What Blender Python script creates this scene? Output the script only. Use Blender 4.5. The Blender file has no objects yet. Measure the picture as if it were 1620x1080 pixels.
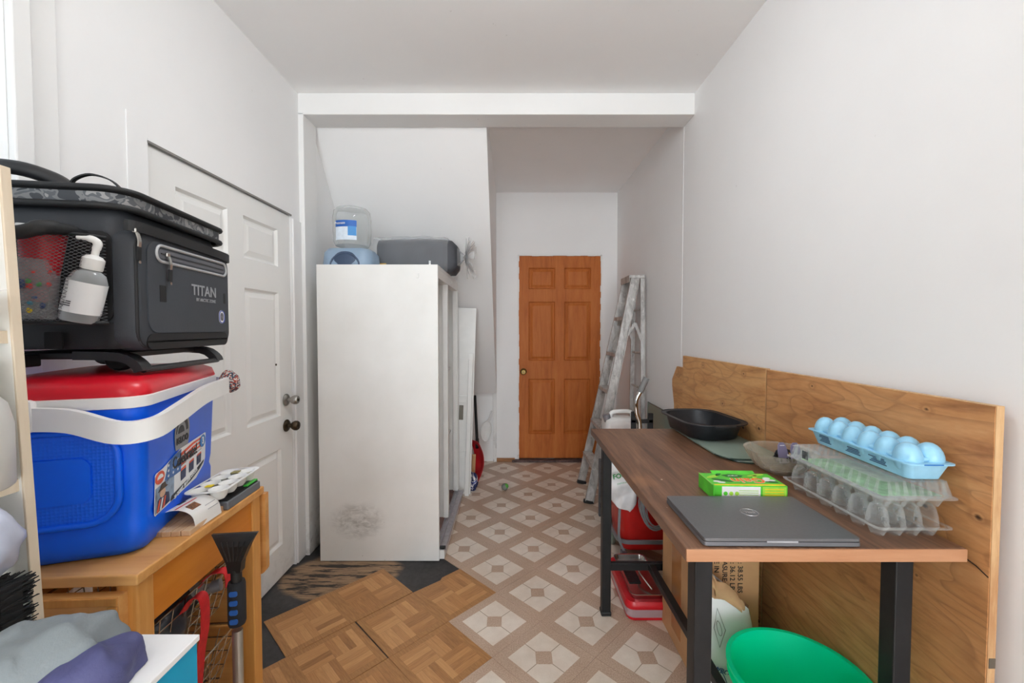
import bpy, bmesh, math, random
from mathutils import Vector, Matrix, Euler, noise as mnoise
random.seed(7)
D = bpy.data
S = bpy.context.scene
COL = S.collection
PI = math.pi

# ---------------------------------------------------------------- camera
cam_d = D.cameras.new('camera'); cam = D.objects.new('camera', cam_d); COL.objects.link(cam)
cam_d.sensor_width = 36.0; cam_d.lens = 662 / 1620 * 36; cam_d.clip_start = 0.02
PITCH = math.atan(20 / 662); CAMH = 1.37
cam.location = (0, 0, CAMH); cam.rotation_euler = (PI / 2 - PITCH, 0, 0)
S.camera = cam

SKY = 13.5; FILL = 37.0
# ---------------------------------------------------------------- world, light, exposure
w = D.worlds.new('world'); S.world = w; w.use_nodes = True
bg = w.node_tree.nodes['Background']; bg.inputs[0].default_value = (0.88, 0.95, 1.0, 1); bg.inputs[1].default_value = SKY
def portal(name, loc, rot, sx, sy):
    l = D.lights.new(name, 'AREA'); l.shape = 'RECTANGLE'; l.size = sx; l.size_y = sy; l.cycles.is_portal = True
    o = D.objects.new(name, l); COL.objects.link(o); o.location = loc; o.rotation_euler = rot
portal('portal_rear', (-0.09, -6.06, 1.3), (PI / 2, 0, 0), 2.2, 2.6)
portal('portal_window', (-1.40, 0.63, 1.6), (0, -PI / 2, 0), 1.3, 0.86)
S.view_settings.view_transform = 'Standard'; S.view_settings.look = 'None'
S.view_settings.exposure = -0.12; S.view_settings.gamma = 1.0; S.view_settings.use_curve_mapping = False
S.cycles.max_bounces = 14; S.cycles.diffuse_bounces = 12; S.cycles.transparent_max_bounces = 24
S.cycles.transmission_bounces = 10; S.cycles.caustics_refractive = False; S.cycles.caustics_reflective = False
S.cycles.sample_clamp_indirect = 6.0
S.cycles.use_denoising = True

# ---------------------------------------------------------------- pixel measuring (1620x1080 survey of the room)
def ray(u, v):
    a = (u - 810) / 662; b = (540 - v) / 662
    return Vector((a, math.cos(PITCH) + b * math.sin(PITCH), -math.sin(PITCH) + b * math.cos(PITCH)))
def PY(u, v, y): d = ray(u, v); return Vector((0, 0, CAMH)) + d * (y / d.y)
def PZ(u, v, z): d = ray(u, v); return Vector((0, 0, CAMH)) + d * ((z - CAMH) / d.z)
def PX(u, v, x): d = ray(u, v); return Vector((0, 0, CAMH)) + d * (x / d.x)

# ---------------------------------------------------------------- materials
def srgb(r, g, b):
    f = lambda c: (c / 255) / 12.92 if c <= 10.3 else ((c / 255 + 0.055) / 1.055) ** 2.4
    return (f(r), f(g), f(b), 1)
MATS = {}
class NT:
    """small node-tree builder"""
    def __init__(s, name):
        s.m = D.materials.new(name); s.m.use_nodes = True; s.t = s.m.node_tree
        s.b = s.t.nodes['Principled BSDF']; s.out = s.t.nodes['Material Output']
    def n(s, typ, **kw):
        nd = s.t.nodes.new(typ)
        for k, v in kw.items():
            if k.startswith('i_'):
                key = k[2:]; key = int(key) if key.isdigit() else key.replace('_', ' ')
                s.put(nd.inputs[key], v)
            else: setattr(nd, k, v)
        return nd
    def put(s, sock, v):
        if hasattr(v, 'is_linked') or isinstance(v, bpy.types.NodeSocket): s.t.links.new(v, sock)
        else: sock.default_value = v
    def math(s, op, a, b=0.0, c=0.0):
        nd = s.n('ShaderNodeMath', operation=op); s.put(nd.inputs[0], a); s.put(nd.inputs[1], b); s.put(nd.inputs[2], c); return nd.outputs[0]
    def coord(s, kind='Object'): return s.n('ShaderNodeTexCoord').outputs[kind]
    def mapping(s, v, scale=(1, 1, 1), rot=(0, 0, 0), loc=(0, 0, 0)):
        nd = s.n('ShaderNodeMapping'); s.put(nd.inputs[0], v); nd.inputs['Scale'].default_value = scale
        nd.inputs['Rotation'].default_value = rot; nd.inputs['Location'].default_value = loc; return nd.outputs[0]
    def noise(s, v, scale=5, detail=4, rough=.55, dist=0, out='Fac'):
        nd = s.n('ShaderNodeTexNoise'); s.put(nd.inputs['Vector'], v); nd.inputs['Scale'].default_value = scale
        nd.inputs['Detail'].default_value = detail; nd.inputs['Roughness'].default_value = rough; nd.inputs['Distortion'].default_value = dist
        return nd.outputs[out]
    def ramp(s, fac, stops, interp='LINEAR'):
        nd = s.n('ShaderNodeValToRGB'); s.put(nd.inputs[0], fac); cr = nd.color_ramp; cr.interpolation = interp
        while len(cr.elements) < len(stops): cr.elements.new(.5)
        for e, (p, c) in zip(cr.elements, stops):
            e.position = p; e.color = c if hasattr(c, '__len__') else (c, c, c, 1)
        return nd.outputs[0]
    def mix(s, fac, a, b, mode='MIX'):
        nd = s.n('ShaderNodeMix', data_type='RGBA', blend_type=mode); s.put(nd.inputs[0], fac); s.put(nd.inputs[6], a); s.put(nd.inputs[7], b)
        return nd.outputs[2]
    def sep(s, v): nd = s.n('ShaderNodeSeparateXYZ'); s.put(nd.inputs[0], v); return nd.outputs
    def bump(s, h, strength=.2, dist=.002):
        nd = s.n('ShaderNodeBump'); s.put(nd.inputs['Height'], h); nd.inputs['Strength'].default_value = strength; nd.inputs['Distance'].default_value = dist
        s.t.links.new(nd.outputs[0], s.b.inputs['Normal'])
    def base(s, c): s.put(s.b.inputs['Base Color'], c)
    def set(s, **kw):
        for k, v in kw.items(): s.put(s.b.inputs[k.replace('_', ' ')], v)

def mat(name, rgb=(200, 200, 200), rough=.5, metal=0.0, var=.06, scale=12, bump=0.0, bscale=120, spec=.5, **kw):
    """plain material: a colour with slight mottling and optional fine relief"""
    if name in MATS: return MATS[name]
    t = NT(name); c = srgb(*rgb) if max(rgb) > 1.001 else (*rgb, 1)
    co = t.coord()
    nz = t.noise(co, scale, 4)
    dark = tuple(x * (1 - var * 2.2) for x in c[:3]) + (1,); lite = tuple(min(1, x * (1 + var)) for x in c[:3]) + (1,)
    t.base(t.ramp(nz, [(.3, dark), (.7, lite)]))
    t.set(Roughness=rough, Metallic=metal, Specular_IOR_Level=spec)
    for k, v in kw.items(): t.set(**{k: v})
    if bump: t.bump(t.noise(co, bscale, 3), bump, .002)
    MATS[name] = t.m; return t.m

def wood(name, c1, c2, c3=None, axis='x', scale=1.0, rough=.5, spec=.5, bump=.08, coat=0):
    if name in MATS: return MATS[name]
    t = NT(name); co = t.coord()
    sc = {'x': (1.2, 12, 12), 'y': (12, 1.2, 12), 'z': (12, 12, 1.2)}[axis]
    v = t.mapping(co, tuple(q * scale for q in sc))
    n1 = t.noise(v, 1.3, 6, .6, .6); n2 = t.noise(v, 9, 5, .7)
    f = t.math('ADD', t.math('MULTIPLY', n1, .75), t.math('MULTIPLY', n2, .28))
    stops = [(.34, srgb(*c2)), (.62, srgb(*c1))]
    if c3: stops = [(.3, srgb(*c2)), (.5, srgb(*c1)), (.7, srgb(*c3))]
    t.base(t.ramp(f, stops)); t.set(Roughness=rough, Coat_Weight=coat, Specular_IOR_Level=spec)
    if bump: t.bump(n2, bump, .001)
    MATS[name] = t.m; return t.m

def glassy(name, rgb=(255, 255, 255), alpha=.12, rough=.05, spec=.6, facing=.5):
    """thin clear plastic or pane: a see-through film with a glossy skin"""
    if name in MATS: return MATS[name]
    t = NT(name); c = srgb(*rgb)
    tr = t.n('ShaderNodeBsdfTransparent'); tr.inputs[0].default_value = c
    t.base(t.mix(t.noise(t.coord(), 30), c, tuple(x * .9 for x in c[:3]) + (1,))); t.set(Roughness=rough, Specular_IOR_Level=spec)
    lw = t.n('ShaderNodeLayerWeight'); lw.inputs[0].default_value = .35
    fac = t.math('ADD', t.math('MULTIPLY', lw.outputs['Facing'], facing), alpha)
    mx = t.n('ShaderNodeMixShader'); t.put(mx.inputs[0], fac); t.put(mx.inputs[1], tr.outputs[0]); t.put(mx.inputs[2], t.b.outputs[0])
    t.t.links.new(mx.outputs[0], t.out.inputs[0]); MATS[name] = t.m; return t.m

# ---------------------------------------------------------------- mesh building
class B:
    def __init__(s): s.bm = bmesh.new()
    def _xf(s, verts, loc=(0, 0, 0), rot=None):
        m = Matrix.Translation(loc)
        if rot is not None: m = m @ (rot.to_4x4() if hasattr(rot, 'to_4x4') and not isinstance(rot, Euler) else Euler(rot).to_matrix().to_4x4())
        bmesh.ops.transform(s.bm, matrix=m, verts=verts)
    def box(s, c, d, rot=None, bev=0.0, seg=2):
        r = bmesh.ops.create_cube(s.bm, size=1.0); vs = r['verts']
        bmesh.ops.scale(s.bm, vec=d, verts=vs)
        if bev:
            es = list({e for v in vs for e in v.link_edges})
            r2 = bmesh.ops.bevel(s.bm, geom=es, offset=min(bev, min(d) * .49), segments=seg, profile=.5, affect='EDGES')
            vs = list({v for f in r2['faces'] for v in f.verts} | {v for v in vs if v.is_valid})
        s._xf(vs, c, rot); return s
    def b2(s, a, b, bev=0.0, seg=2):
        a = Vector(a); b = Vector(b); return s.box((a + b) / 2, tuple(abs(x) for x in (b - a)), None, bev, seg)
    def cyl(s, p0, p1, r0, r1=None, n=16, caps=True):
        p0 = Vector(p0); p1 = Vector(p1); r1 = r0 if r1 is None else r1
        return s.loft([s.ring(p0, p1 - p0, r0, n), s.ring(p1, p1 - p0, r1, n)], caps=caps)
    def ring(s, c, ax, r, n=16):
        c = Vector(c); ax = Vector(ax).normalized()
        u = ax.orthogonal().normalized() if abs(ax.z) < .99 else Vector((1, 0, 0)); u = (u - ax * u.dot(ax)).normalized(); v = ax.cross(u)
        return [c + (u * math.cos(2 * PI * i / n) + v * math.sin(2 * PI * i / n)) * r for i in range(n)]
    def loft(s, rings, caps=True, closed=True, loop=False):
        R = [[s.bm.verts.new(p) for p in r] for r in rings]; n = len(R[0])
        prs = list(zip(R, R[1:])) + ([(R[-1], R[0])] if loop else [])
        for a, b in prs:
            for i in range(n if closed else n - 1):
                j = (i + 1) % n
                try: s.bm.faces.new((a[i], a[j], b[j], b[i]))
                except ValueError: pass
        if caps and closed and not loop:
            for r in (list(reversed(R[0])), R[-1]):
                try: s.bm.faces.new(r)
                except ValueError: pass
        return s
    def tube(s, pts, r, n=8, loop=False, sub=0):
        P = [Vector(p) for p in pts]
        if sub: P = catmull(P, sub, loop)
        rr = r if hasattr(r, '__len__') else [r] * len(P)
        if hasattr(r, '__len__') and len(r) != len(P): rr = [r[min(len(r) - 1, int(i * len(r) / len(P)))] for i in range(len(P))]
        rings = []; prev = None
        for i, p in enumerate(P):
            if loop: t = P[(i + 1) % len(P)] - P[i - 1]
            else: t = P[min(i + 1, len(P) - 1)] - P[max(i - 1, 0)]
            t = t.normalized() if t.length > 1e-9 else Vector((0, 0, 1))
            if prev is None: u = t.orthogonal().normalized()
            else: u = prev - t * prev.dot(t); u = u.normalized() if u.length > 1e-6 else t.orthogonal().normalized()
            prev = u; v = t.cross(u)
            rings.append([p + (u * math.cos(2 * PI * k / n) + v * math.sin(2 * PI * k / n)) * rr[i] for k in range(n)])
        return s.loft(rings, loop=loop)
    def band(s, pts, up, w, th, loop=False, sub=0):
        """flat strip following a path; up(i) is the width direction"""
        P = [Vector(p) for p in pts]
        if sub: P = catmull(P, sub, loop)
        rings = []
        for i, p in enumerate(P):
            t = (P[(i + 1) % len(P)] - P[i - 1]) if loop else (P[min(i + 1, len(P) - 1)] - P[max(i - 1, 0)])
            t.normalize(); U = Vector(up); U = (U - t * U.dot(t)).normalized(); N = t.cross(U)
            ww = w[min(len(w) - 1, int(i / max(1, len(P) - 1) * (len(w) - 1) + .5))] if hasattr(w, '__len__') else w
            rings.append([p + U * a * ww / 2 + N * b * th / 2 for a, b in ((-1, -1), (1, -1), (1, 1), (-1, 1))])
        return s.loft(rings, loop=loop)
    def lathe(s, prof, n=24, c=(0, 0, 0), caps=False, rot=None, sx=1, sy=1):
        rings = [[Vector((r * math.cos(2 * PI * i / n) * sx, r * math.sin(2 * PI * i / n) * sy, z)) for i in range(n)] for r, z in prof]
        k = len(s.bm.verts); s.loft(rings, caps=caps); s.bm.verts.ensure_lookup_table()
        s._xf(s.bm.verts[k:], c, rot); return s
    def prism(s, poly, h, plane='xy', off=0.0):
        def P(a, b, t): return {'xy': (a, b, t), 'xz': (a, t, b), 'yz': (t, a, b)}[plane]
        return s.loft([[Vector(P(a, b, off)) for a, b in poly], [Vector(P(a, b, off + h)) for a, b in poly]])
    def surf(s, fn, nu, nv, th=0.0):
        """grid surface fn(u,v) in 0..1, optionally given thickness later"""
        V = [[s.bm.verts.new(fn(i / nu, j / nv)) for j in range(nv + 1)] for i in range(nu + 1)]
        for i in range(nu):
            for j in range(nv):
                try: s.bm.faces.new((V[i][j], V[i + 1][j], V[i + 1][j + 1], V[i][j + 1]))
                except ValueError: pass
        return s
    def sphere(s, c, r, sc=(1, 1, 1), n=16, m=10):
        vs = bmesh.ops.create_uvsphere(s.bm, u_segments=n, v_segments=m, radius=r)['verts']
        bmesh.ops.scale(s.bm, vec=sc, verts=vs); s._xf(vs, c); return s
    def solid(s, th):
        bmesh.ops.recalc_face_normals(s.bm, faces=s.bm.faces[:])
        bmesh.ops.solidify(s.bm, geom=s.bm.faces[:], thickness=th); return s
    def mesh(s, name, smooth=None):
        bmesh.ops.remove_doubles(s.bm, verts=s.bm.verts[:], dist=1e-6)
        bmesh.ops.recalc_face_normals(s.bm, faces=s.bm.faces[:])
        me = D.meshes.new(name); s.bm.to_mesh(me); s.bm.free()
        if smooth is not None:
            for p in me.polygons: p.use_smooth = True
            try: me.set_sharp_from_angle(angle=math.radians(smooth))
            except Exception: pass
        return me
    def obj(s, name, m, parent=None, smooth=40, loc=None, rot=None, **props):
        me = s.mesh(name, smooth); me.materials.append(m)
        return link(name, me, parent, loc, rot, **props)
def catmull(P, sub, loop=False):
    out = []; n = len(P)
    for i in range(n if loop else n - 1):
        p0 = P[i - 1] if (loop or i > 0) else P[0]; p1 = P[i]; p2 = P[(i + 1) % n]; p3 = P[(i + 2) % n] if (loop or i + 2 < n) else P[-1]
        for k in range(sub):
            t = k / sub
            out.append(.5 * ((2 * p1) + (p2 - p0) * t + (2 * p0 - 5 * p1 + 4 * p2 - p3) * t * t + (3 * p1 - p0 - 3 * p2 + p3) * t ** 3))
    if not loop: out.append(P[-1])
    return out
def link(name, data, parent=None, loc=None, rot=None, label=None, cat=None, group=None, kind=None):
    o = D.objects.new(name, data); COL.objects.link(o)
    if parent: o.parent = parent
    if loc is not None: o.location = loc
    if rot is not None: o.rotation_euler = rot
    for k, v in (('label', label), ('category', cat), ('group', group), ('kind', kind)):
        if v: o[k] = v
    return o
def thing(name, label, cat, loc=(0, 0, 0), rot=(0, 0, 0), group=None):
    o = link(name, None, None, loc, rot, label, cat, group); o.empty_display_size = .05; return o
def struct(name, b, m, parent=None, smooth=None, **k):
    return b.obj(name, m, parent, smooth, kind=None if parent else 'structure', **k)
def text(name, s, size, m, parent, loc, rot=(PI / 2, 0, 0), ex=.0004, align='CENTER', sx=1.0, shear=0.0, bold=0.0, spacing=1.0):
    c = D.curves.new(name, 'FONT'); c.body = s; c.size = size; c.extrude = ex; c.align_x = align; c.align_y = 'CENTER'
    c.shear = shear; c.offset = bold; c.space_character = spacing; c.resolution_u = 3
    o = D.objects.new(name, c); COL.objects.link(o)
    me = D.meshes.new_from_object(o.evaluated_get(bpy.context.evaluated_depsgraph_get())); D.objects.remove(o)
    me.materials.clear(); me.materials.append(m)
    if sx != 1.0: me.transform(Matrix.Diagonal((sx, 1, 1, 1)))
    return link(name, me, parent, loc, rot)
def rrect(w, h, r, n=5, cx=0, cy=0):
    pts = []
    for qx, qy, a0 in ((1, 1, 0), (-1, 1, 90), (-1, -1, 180), (1, -1, 270)):
        for k in range(n + 1):
            a = math.radians(a0 + 90 * k / n)
            pts.append((cx + qx * (w / 2 - r) + r * math.cos(a), cy + qy * (h / 2 - r) + r * math.sin(a)))
    return pts
def R3(poly, z, f=None): return [Vector((a, b, z)) for a, b in poly]

# ================================================================ THE ROOM
XL, XR, YB, YF, ZC = -1.26, 1.075, 4.30, -6.0, 2.755
def paint(name, rgb, dirt=.0):
    t = NT(name); co = t.coord(); n = t.noise(co, 1.6, 5, .6); n2 = t.noise(co, 14, 5, .65)
    c = srgb(*rgb); d = tuple(x * .965 for x in c[:3]) + (1,)
    col = t.ramp(n, [(.3, d), (.7, c)])
    sp = t.ramp(t.noise(co, 26, 2, .5), [(.77, (0, 0, 0, 1)), (.79, (1, 1, 1, 1))])
    col = t.mix(t.math('MULTIPLY', sp, .18), col, srgb(150, 146, 138))
    if dirt:
        z = t.sep(co)[2]
        low = t.ramp(z, [(.0, (1, 1, 1, 1)), (.35, (0, 0, 0, 1))])
        col = t.mix(t.math('MULTIPLY', t.math('MULTIPLY', low, t.ramp(n2, [(.5, (0, 0, 0, 1)), (.62, (1, 1, 1, 1))])), dirt), col, srgb(120, 112, 100))
    t.base(col); t.set(Roughness=.62, Specular_IOR_Level=.3)
    t.bump(t.math('ADD', t.noise(co, 55, 4, .6), t.math('MULTIPLY', n2, .8)), .1, .003); MATS[name] = t.m; return t.m
m_wall = paint('wall_paint', (238, 238, 238)); m_ceil = paint('ceiling_paint', (243, 243, 243)); m_trim = paint('trim_paint', (233, 233, 232), .5)
m_door = paint('door_paint', (236, 236, 234), .14)
m_gap = mat('gap_shade', (48, 42, 36), .9, var=.3)  # dark backing behind both doors, paints the shade in their gaps

def sub_floor():
    t = NT('bare_subfloor'); co = t.coord(); s = t.sep(co)
    n = t.noise(co, 3, 6, .6); fine = t.noise(co, 45, 5, .7)
    dark = t.ramp(t.math('ADD', t.math('MULTIPLY', n, .7), t.math('MULTIPLY', fine, .3)), [(.35, srgb(40, 39, 40)), (.6, srgb(72, 70, 70))])
    # worn planks where the black adhesive has come off
    v = t.mapping(co, (2.2, 14, 1), (0, 0, .12)); g = t.noise(v, 2.2, 6, .68, .3)
    wd = t.ramp(t.noise(t.mapping(co, (3, 30, 1), (0, 0, .12)), 3, 5, .6), [(.3, srgb(122, 98, 76)), (.7, srgb(172, 142, 112))])
    scrap = t.ramp(g, [(.42, (0, 0, 0, 1)), (.50, (1, 1, 1, 1))])
    wob = t.math('MULTIPLY', t.math('SUBTRACT', t.noise(co, 6, 4), .5), .22)
    dx = t.math('DIVIDE', t.math('ADD', s[0], .95), .34); dy = t.math('DIVIDE', t.math('SUBTRACT', s[1], 2.30), .25)
    rr = t.math('ADD', t.math('ADD', t.math('MULTIPLY', dx, dx), t.math('MULTIPLY', dy, dy)), t.math('MULTIPLY', wob, 3))
    inside = t.ramp(rr, [(.8, (1, 1, 1, 1)), (1.0, (0, 0, 0, 1))])
    col = t.mix(inside, dark, t.mix(scrap, srgb(52, 46, 42), wd))
    t.base(col); t.set(Roughness=.72); t.bump(fine, .3, .002); return t.m
fl = struct('floor', B().b2((XL - .12, YF - .1, -.06), (XR + .12, YB + .12, -.004)), sub_floor())

def vinyl_mat():
    t = NT('vinyl_lattice_tile'); co = t.coord(); h = .1525
    s = t.sep(co); x = t.math('ABSOLUTE', t.math('DIVIDE', s[0], h)); y = t.math('ABSOLUTE', t.math('DIVIDE', s[1], h))
    mx = t.math('MAXIMUM', x, y); sm = t.math('ADD', x, y)
    oi = t.n('ShaderNodeObjectInfo'); off = t.mapping(co); add = t.n('ShaderNodeVectorMath', operation='ADD'); t.put(add.inputs[0], off)
    geo = t.n('ShaderNodeNewGeometry').outputs['Position']
    n = t.noise(geo, 2.5, 5, .6); gr = t.noise(geo, 190, 3, .7); mo = t.noise(geo, 18, 4, .6)
    cream = t.ramp(t.math('ADD', t.math('MULTIPLY', mo, .6), t.math('MULTIPLY', gr, .4)), [(.35, srgb(226, 214, 200)), (.65, srgb(238, 228, 216))])
    tan = t.ramp(gr, [(.35, srgb(176, 150, 130)), (.65, srgb(210, 186, 166))])
    line = t.math('LESS_THAN', t.math('MINIMUM', x, y), .011)
    col = t.mix(line, cream, srgb(164, 146, 126))
    col = t.mix(t.math('GREATER_THAN', mx, .70), col, tan)
    col = t.mix(t.math('LESS_THAN', sm, .318), col, tan)
    dirt = t.ramp(n, [(.38, srgb(236, 231, 226)), (.62, (1, 1, 1, 1))])
    col = t.mix(.8, col, dirt, 'MULTIPLY')
    scr = t.ramp(t.noise(t.mapping(geo, (1, 1, 1)), 22, 6, .75, 2.5), [(.69, (0, 0, 0, 1)), (.72, (1, 1, 1, 1))])
    col = t.mix(t.math('MULTIPLY', scr, .45), col, srgb(106, 90, 76))
    t.base(col); t.set(Roughness=.38, Specular_IOR_Level=.45); t.bump(mo, .05, .001); return t.m
def parquet_mat():
    t = NT('parquet_print_tile'); co = t.coord(); h = .1525; bd = .80
    s = t.sep(co); x = t.math('DIVIDE', s[0], h); y = t.math('DIVIDE', s[1], h)
    mx = t.math('MAXIMUM', t.math('ABSOLUTE', x), t.math('ABSOLUTE', y))
    qx = t.math('DIVIDE', t.math('ADD', x, bd), bd); qy = t.math('DIVIDE', t.math('ADD', y, bd), bd)
    par = t.math('MODULO', t.math('ADD', t.math('ADD', t.math('FLOOR', qx), t.math('FLOOR', qy)), 4), 2)
    rnd = t.n('ShaderNodeObjectInfo').outputs['Random']
    def strips(q, other, ax):
        k = t.math('FLOOR', t.math('MULTIPLY', q, 4)); fr = t.math('FRACT', t.math('MULTIPLY', q, 4))
        wn = t.n('ShaderNodeTexWhiteNoise', noise_dimensions='3D'); cb = t.n('ShaderNodeCombineXYZ')
        t.put(cb.inputs[0], k); t.put(cb.inputs[1], t.math('FLOOR', other)); t.put(cb.inputs[2], t.math('ADD', rnd, ax)); t.put(wn.inputs[0], cb.outputs[0])
        edge = t.math('LESS_THAN', fr, .05)
        return wn.outputs['Value'], edge
    va, ea = strips(qx, qy, 0); vb, eb = strips(qy, qx, 7)
    val = t.n('ShaderNodeMix', data_type='FLOAT'); t.put(val.inputs[0], par); t.put(val.inputs[2], va); t.put(val.inputs[3], vb)
    edg = t.n('ShaderNodeMix', data_type='FLOAT'); t.put(edg.inputs[0], par); t.put(edg.inputs[2], ea); t.put(edg.inputs[3], eb)
    ga = t.noise(t.mapping(co, (90, 9, 1)), 1.6, 6, .68, .4); gb = t.noise(t.mapping(co, (9, 90, 1)), 1.6, 6, .68, .4)
    g = t.n('ShaderNodeMix', data_type='FLOAT'); t.put(g.inputs[0], par); t.put(g.inputs[2], ga); t.put(g.inputs[3], gb)
    v = t.math('ADD', t.math('MULTIPLY', val.outputs[0], .42), t.math('MULTIPLY', g.outputs[0], .65))
    col = t.ramp(v, [(.25, srgb(146, 100, 56)), (.5, srgb(180, 128, 78)), (.85, srgb(208, 158, 104))])
    col = t.mix(t.math('MULTIPLY', edg.outputs[0], .5), col, srgb(120, 80, 44))
    bcol = t.ramp(ga, [(.3, srgb(148, 102, 58)), (.7, srgb(184, 134, 82))])
    col = t.mix(t.math('GREATER_THAN', mx, bd), col, bcol)
    t.base(col); t.set(Roughness=.42); t.bump(g.outputs[0], .08, .001); return t.m
m_vin, m_par = vinyl_mat(), parquet_mat()
TS = .305; PX0, PY0, ST = .133, 2.136, .2157
def tile_mesh(name, m, bite=None, th=.004):
    b = B(); h = TS / 2 - .0004
    poly = [(-h, -h), (h, -h), (h, h), (-h, h)] if not bite else bite
    b.prism(poly, th, 'xy', -th); me = b.mesh(name); me.materials.append(m); return me
vt = tile_mesh('vinyl_tile', m_vin)
h_ = TS / 2
for i in range(-9, 10):
    for j in range(-40, 14):
        if (i + j) % 2: continue
        x = PX0 + i * ST; y = PY0 + j * ST
        if not (XL - .1 < x < XR + .14 and YF - .1 < y < YB + .15): continue
        keep = x > -.2 or (x > -.35 and y > 2.45) or (x > -.6 and y > 2.7) or (y > 2.95) or y < .7
        if keep: link('vinyl_tile', vt, fl, (x, y, 0), (0, 0, PI / 4 + (PI / 2 if random.random() < .5 else 0)))
pm = tile_mesh('parquet_tile', m_par, None, .003)
pm_b = tile_mesh('parquet_tile', m_par, [(-h_, -h_), (h_, -h_), (h_, h_), (.03, h_ + .002), (.01, h_ - .012), (-h_, h_)], .003)
for (x, y, a, me) in [(-.298, 2.136, 0, pm_b), (-.514, 1.920, .004, pm), (-.298, 1.705, 0, pm), (-.733, 2.137, .012, pm), (-.947, 1.921, .014, pm),
                  (-.734, 1.701, .008, pm), (-.514, 1.489, 0, pm), (-.945, 1.485, .02, pm), (-.729, 1.274, 0, pm), (-.298, 1.274, 0, pm), (-.514, 1.06, 0, pm), (-.945, 1.06, 0, pm), (-.729, .845, 0, pm), (-.298, .845, 0, pm)]:
    link('parquet_tile', me, fl, (x, y, .0007 if a else 0), (0, 0, PI / 4 + a))

# walls
DY0, DY1, DZ = 1.466, 2.404, 2.018          # left door opening
WY0, WY1, WZ0, WZ1 = .20, 1.06, .95, 2.25   # left window opening
b = B()
b.b2((XL - .12, YF, -.004), (XL, WY0, ZC)); b.b2((XL - .12, WY0, -.004), (XL, WY1, WZ0)); b.b2((XL - .12, WY0, WZ1), (XL, WY1, ZC))
b.b2((XL - .12, WY1, -.004), (XL, DY0, ZC)); b.b2((XL - .12, DY0, DZ), (XL, DY1, ZC)); b.b2((XL - .12, DY1, -.004), (XL, YB, ZC))
struct('wall_left', b, m_wall)
struct('wall_right', B().b2((XR, YF, -.004), (XR + .12, YB, ZC)), m_wall)
BX0, BX1, BZ = .062, .918, 2.125
b = B(); b.b2((XL - .12, YB, -.004), (BX0, YB + .12, ZC)); b.b2((BX1, YB, -.004), (XR + .12, YB + .12, ZC)); b.b2((BX0, YB, BZ), (BX1, YB + .12, ZC))
struct('wall_back', b, m_wall)
b = B(); b.b2((XL - .12, YF - .12, -.004), (-1.19, YF, ZC)); b.b2((1.01, YF - .12, -.004), (XR + .12, YF, ZC)); b.b2((-1.19, YF - .12, 2.6), (1.01, YF, ZC))
struct('wall_rear', b, m_wall)
struct('ceiling', B().b2((XL - .12, YF - .12, ZC), (XR + .12, YB + .12, ZC + .1)), m_ceil)
# dropped beam with its slim post on the left
b = B(); b.b2((XL, 2.50, 2.63), (XR, 2.66, ZC), .004); b.b2((XL, 2.50, -.004), (-1.228, 2.66, 2.64), .003)
struct('trim_1', b, m_trim)
# underside of the stair: a steep sloped soffit behind the beam
b = B(); b.prism([(2.66, ZC), (2.66, 2.645), (4.22, .72), (YB, .72), (YB, ZC)], 1.1, 'yz', XL)
struct('wall_stair', b, m_wall)
struct('trim_2', B().b2((-.195, YB - .03, .0), (-.158, YB, 1.02), .003), m_trim)
m_bb = wood('baseboard_wood', (168, 118, 74), (120, 78, 46), axis='x', rough=.6)
struct('baseboard_back', B().b2((-.19, YB - .022, 0), (.03, YB, .035), .003), m_bb)
struct('trim_3', B().b2((.0, YB - .05, 0), (.95, YB + .02, .022), .004), mat('threshold_wood', (98, 76, 72), .6, var=.3, scale=30))

struct('trim_9', B().b2((XR - .0015, 2.652, 0), (XR, 2.664, 2.63)), m_wall)
# ---- six-panel doors
def six_panel(name, root, w, h, fr, m, stile=.13, mid=.12, y0=0.0, th=.035, mp=None):
    """door in its own XZ plane, outer face at y=y0 looking to -Y; x 0..w, z 0..h"""
    b = B(); zs = []; z = h
    pw = (w - 2 * stile - mid) / 2
    for i, f in enumerate(fr):
        z1 = z - f * h if i < len(fr) - 1 else 0
        if i % 2 == 0: b.b2((stile, y0, z1), (w - stile, y0 + th, z))
        else:
            zs.append((z1, z)); b.b2((stile + pw, y0, z1), (stile + pw + mid, y0 + th, z))
        z = z1
    for x0, x1 in ((0, stile), (w - stile, w)): b.b2((x0, y0, 0), (x1, y0 + th, h))
    b.obj('slab', m, root, None)
    for z0, z1 in zs:
        for x0 in (stile, stile + pw + mid):
            x1 = x0 + pw; q = B()
            def rg(i, y): return [Vector((x0 + i, y0 + y, z0 + i)), Vector((x1 - i, y0 + y, z0 + i)), Vector((x1 - i, y0 + y, z1 - i)), Vector((x0 + i, y0 + y, z1 - i))]
            q.loft([rg(0, .03), rg(0, -.0005), rg(.010, .014), rg(.018, .014), rg(.042, .003)], caps=True)
            q.obj('panel', mp or m, root, None)
d1 = link('door_1', None, None, (XL - .008, DY0 + .006, .008), (0, 0, PI / 2), kind='structure', label='white painted six-panel door with two knobs in the left wall')
six_panel('door_1', d1, DY1 - DY0 - .012, DZ - .016, [.052, .10, .07, .335, .09, .265, .088], m_door, .12, .11)
m_chr = mat('brushed_nickel', (176, 172, 166), .28, 1.0, .1)
m_brz = mat('aged_bronze', (92, 80, 66), .34, 1.0, .2)
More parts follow.
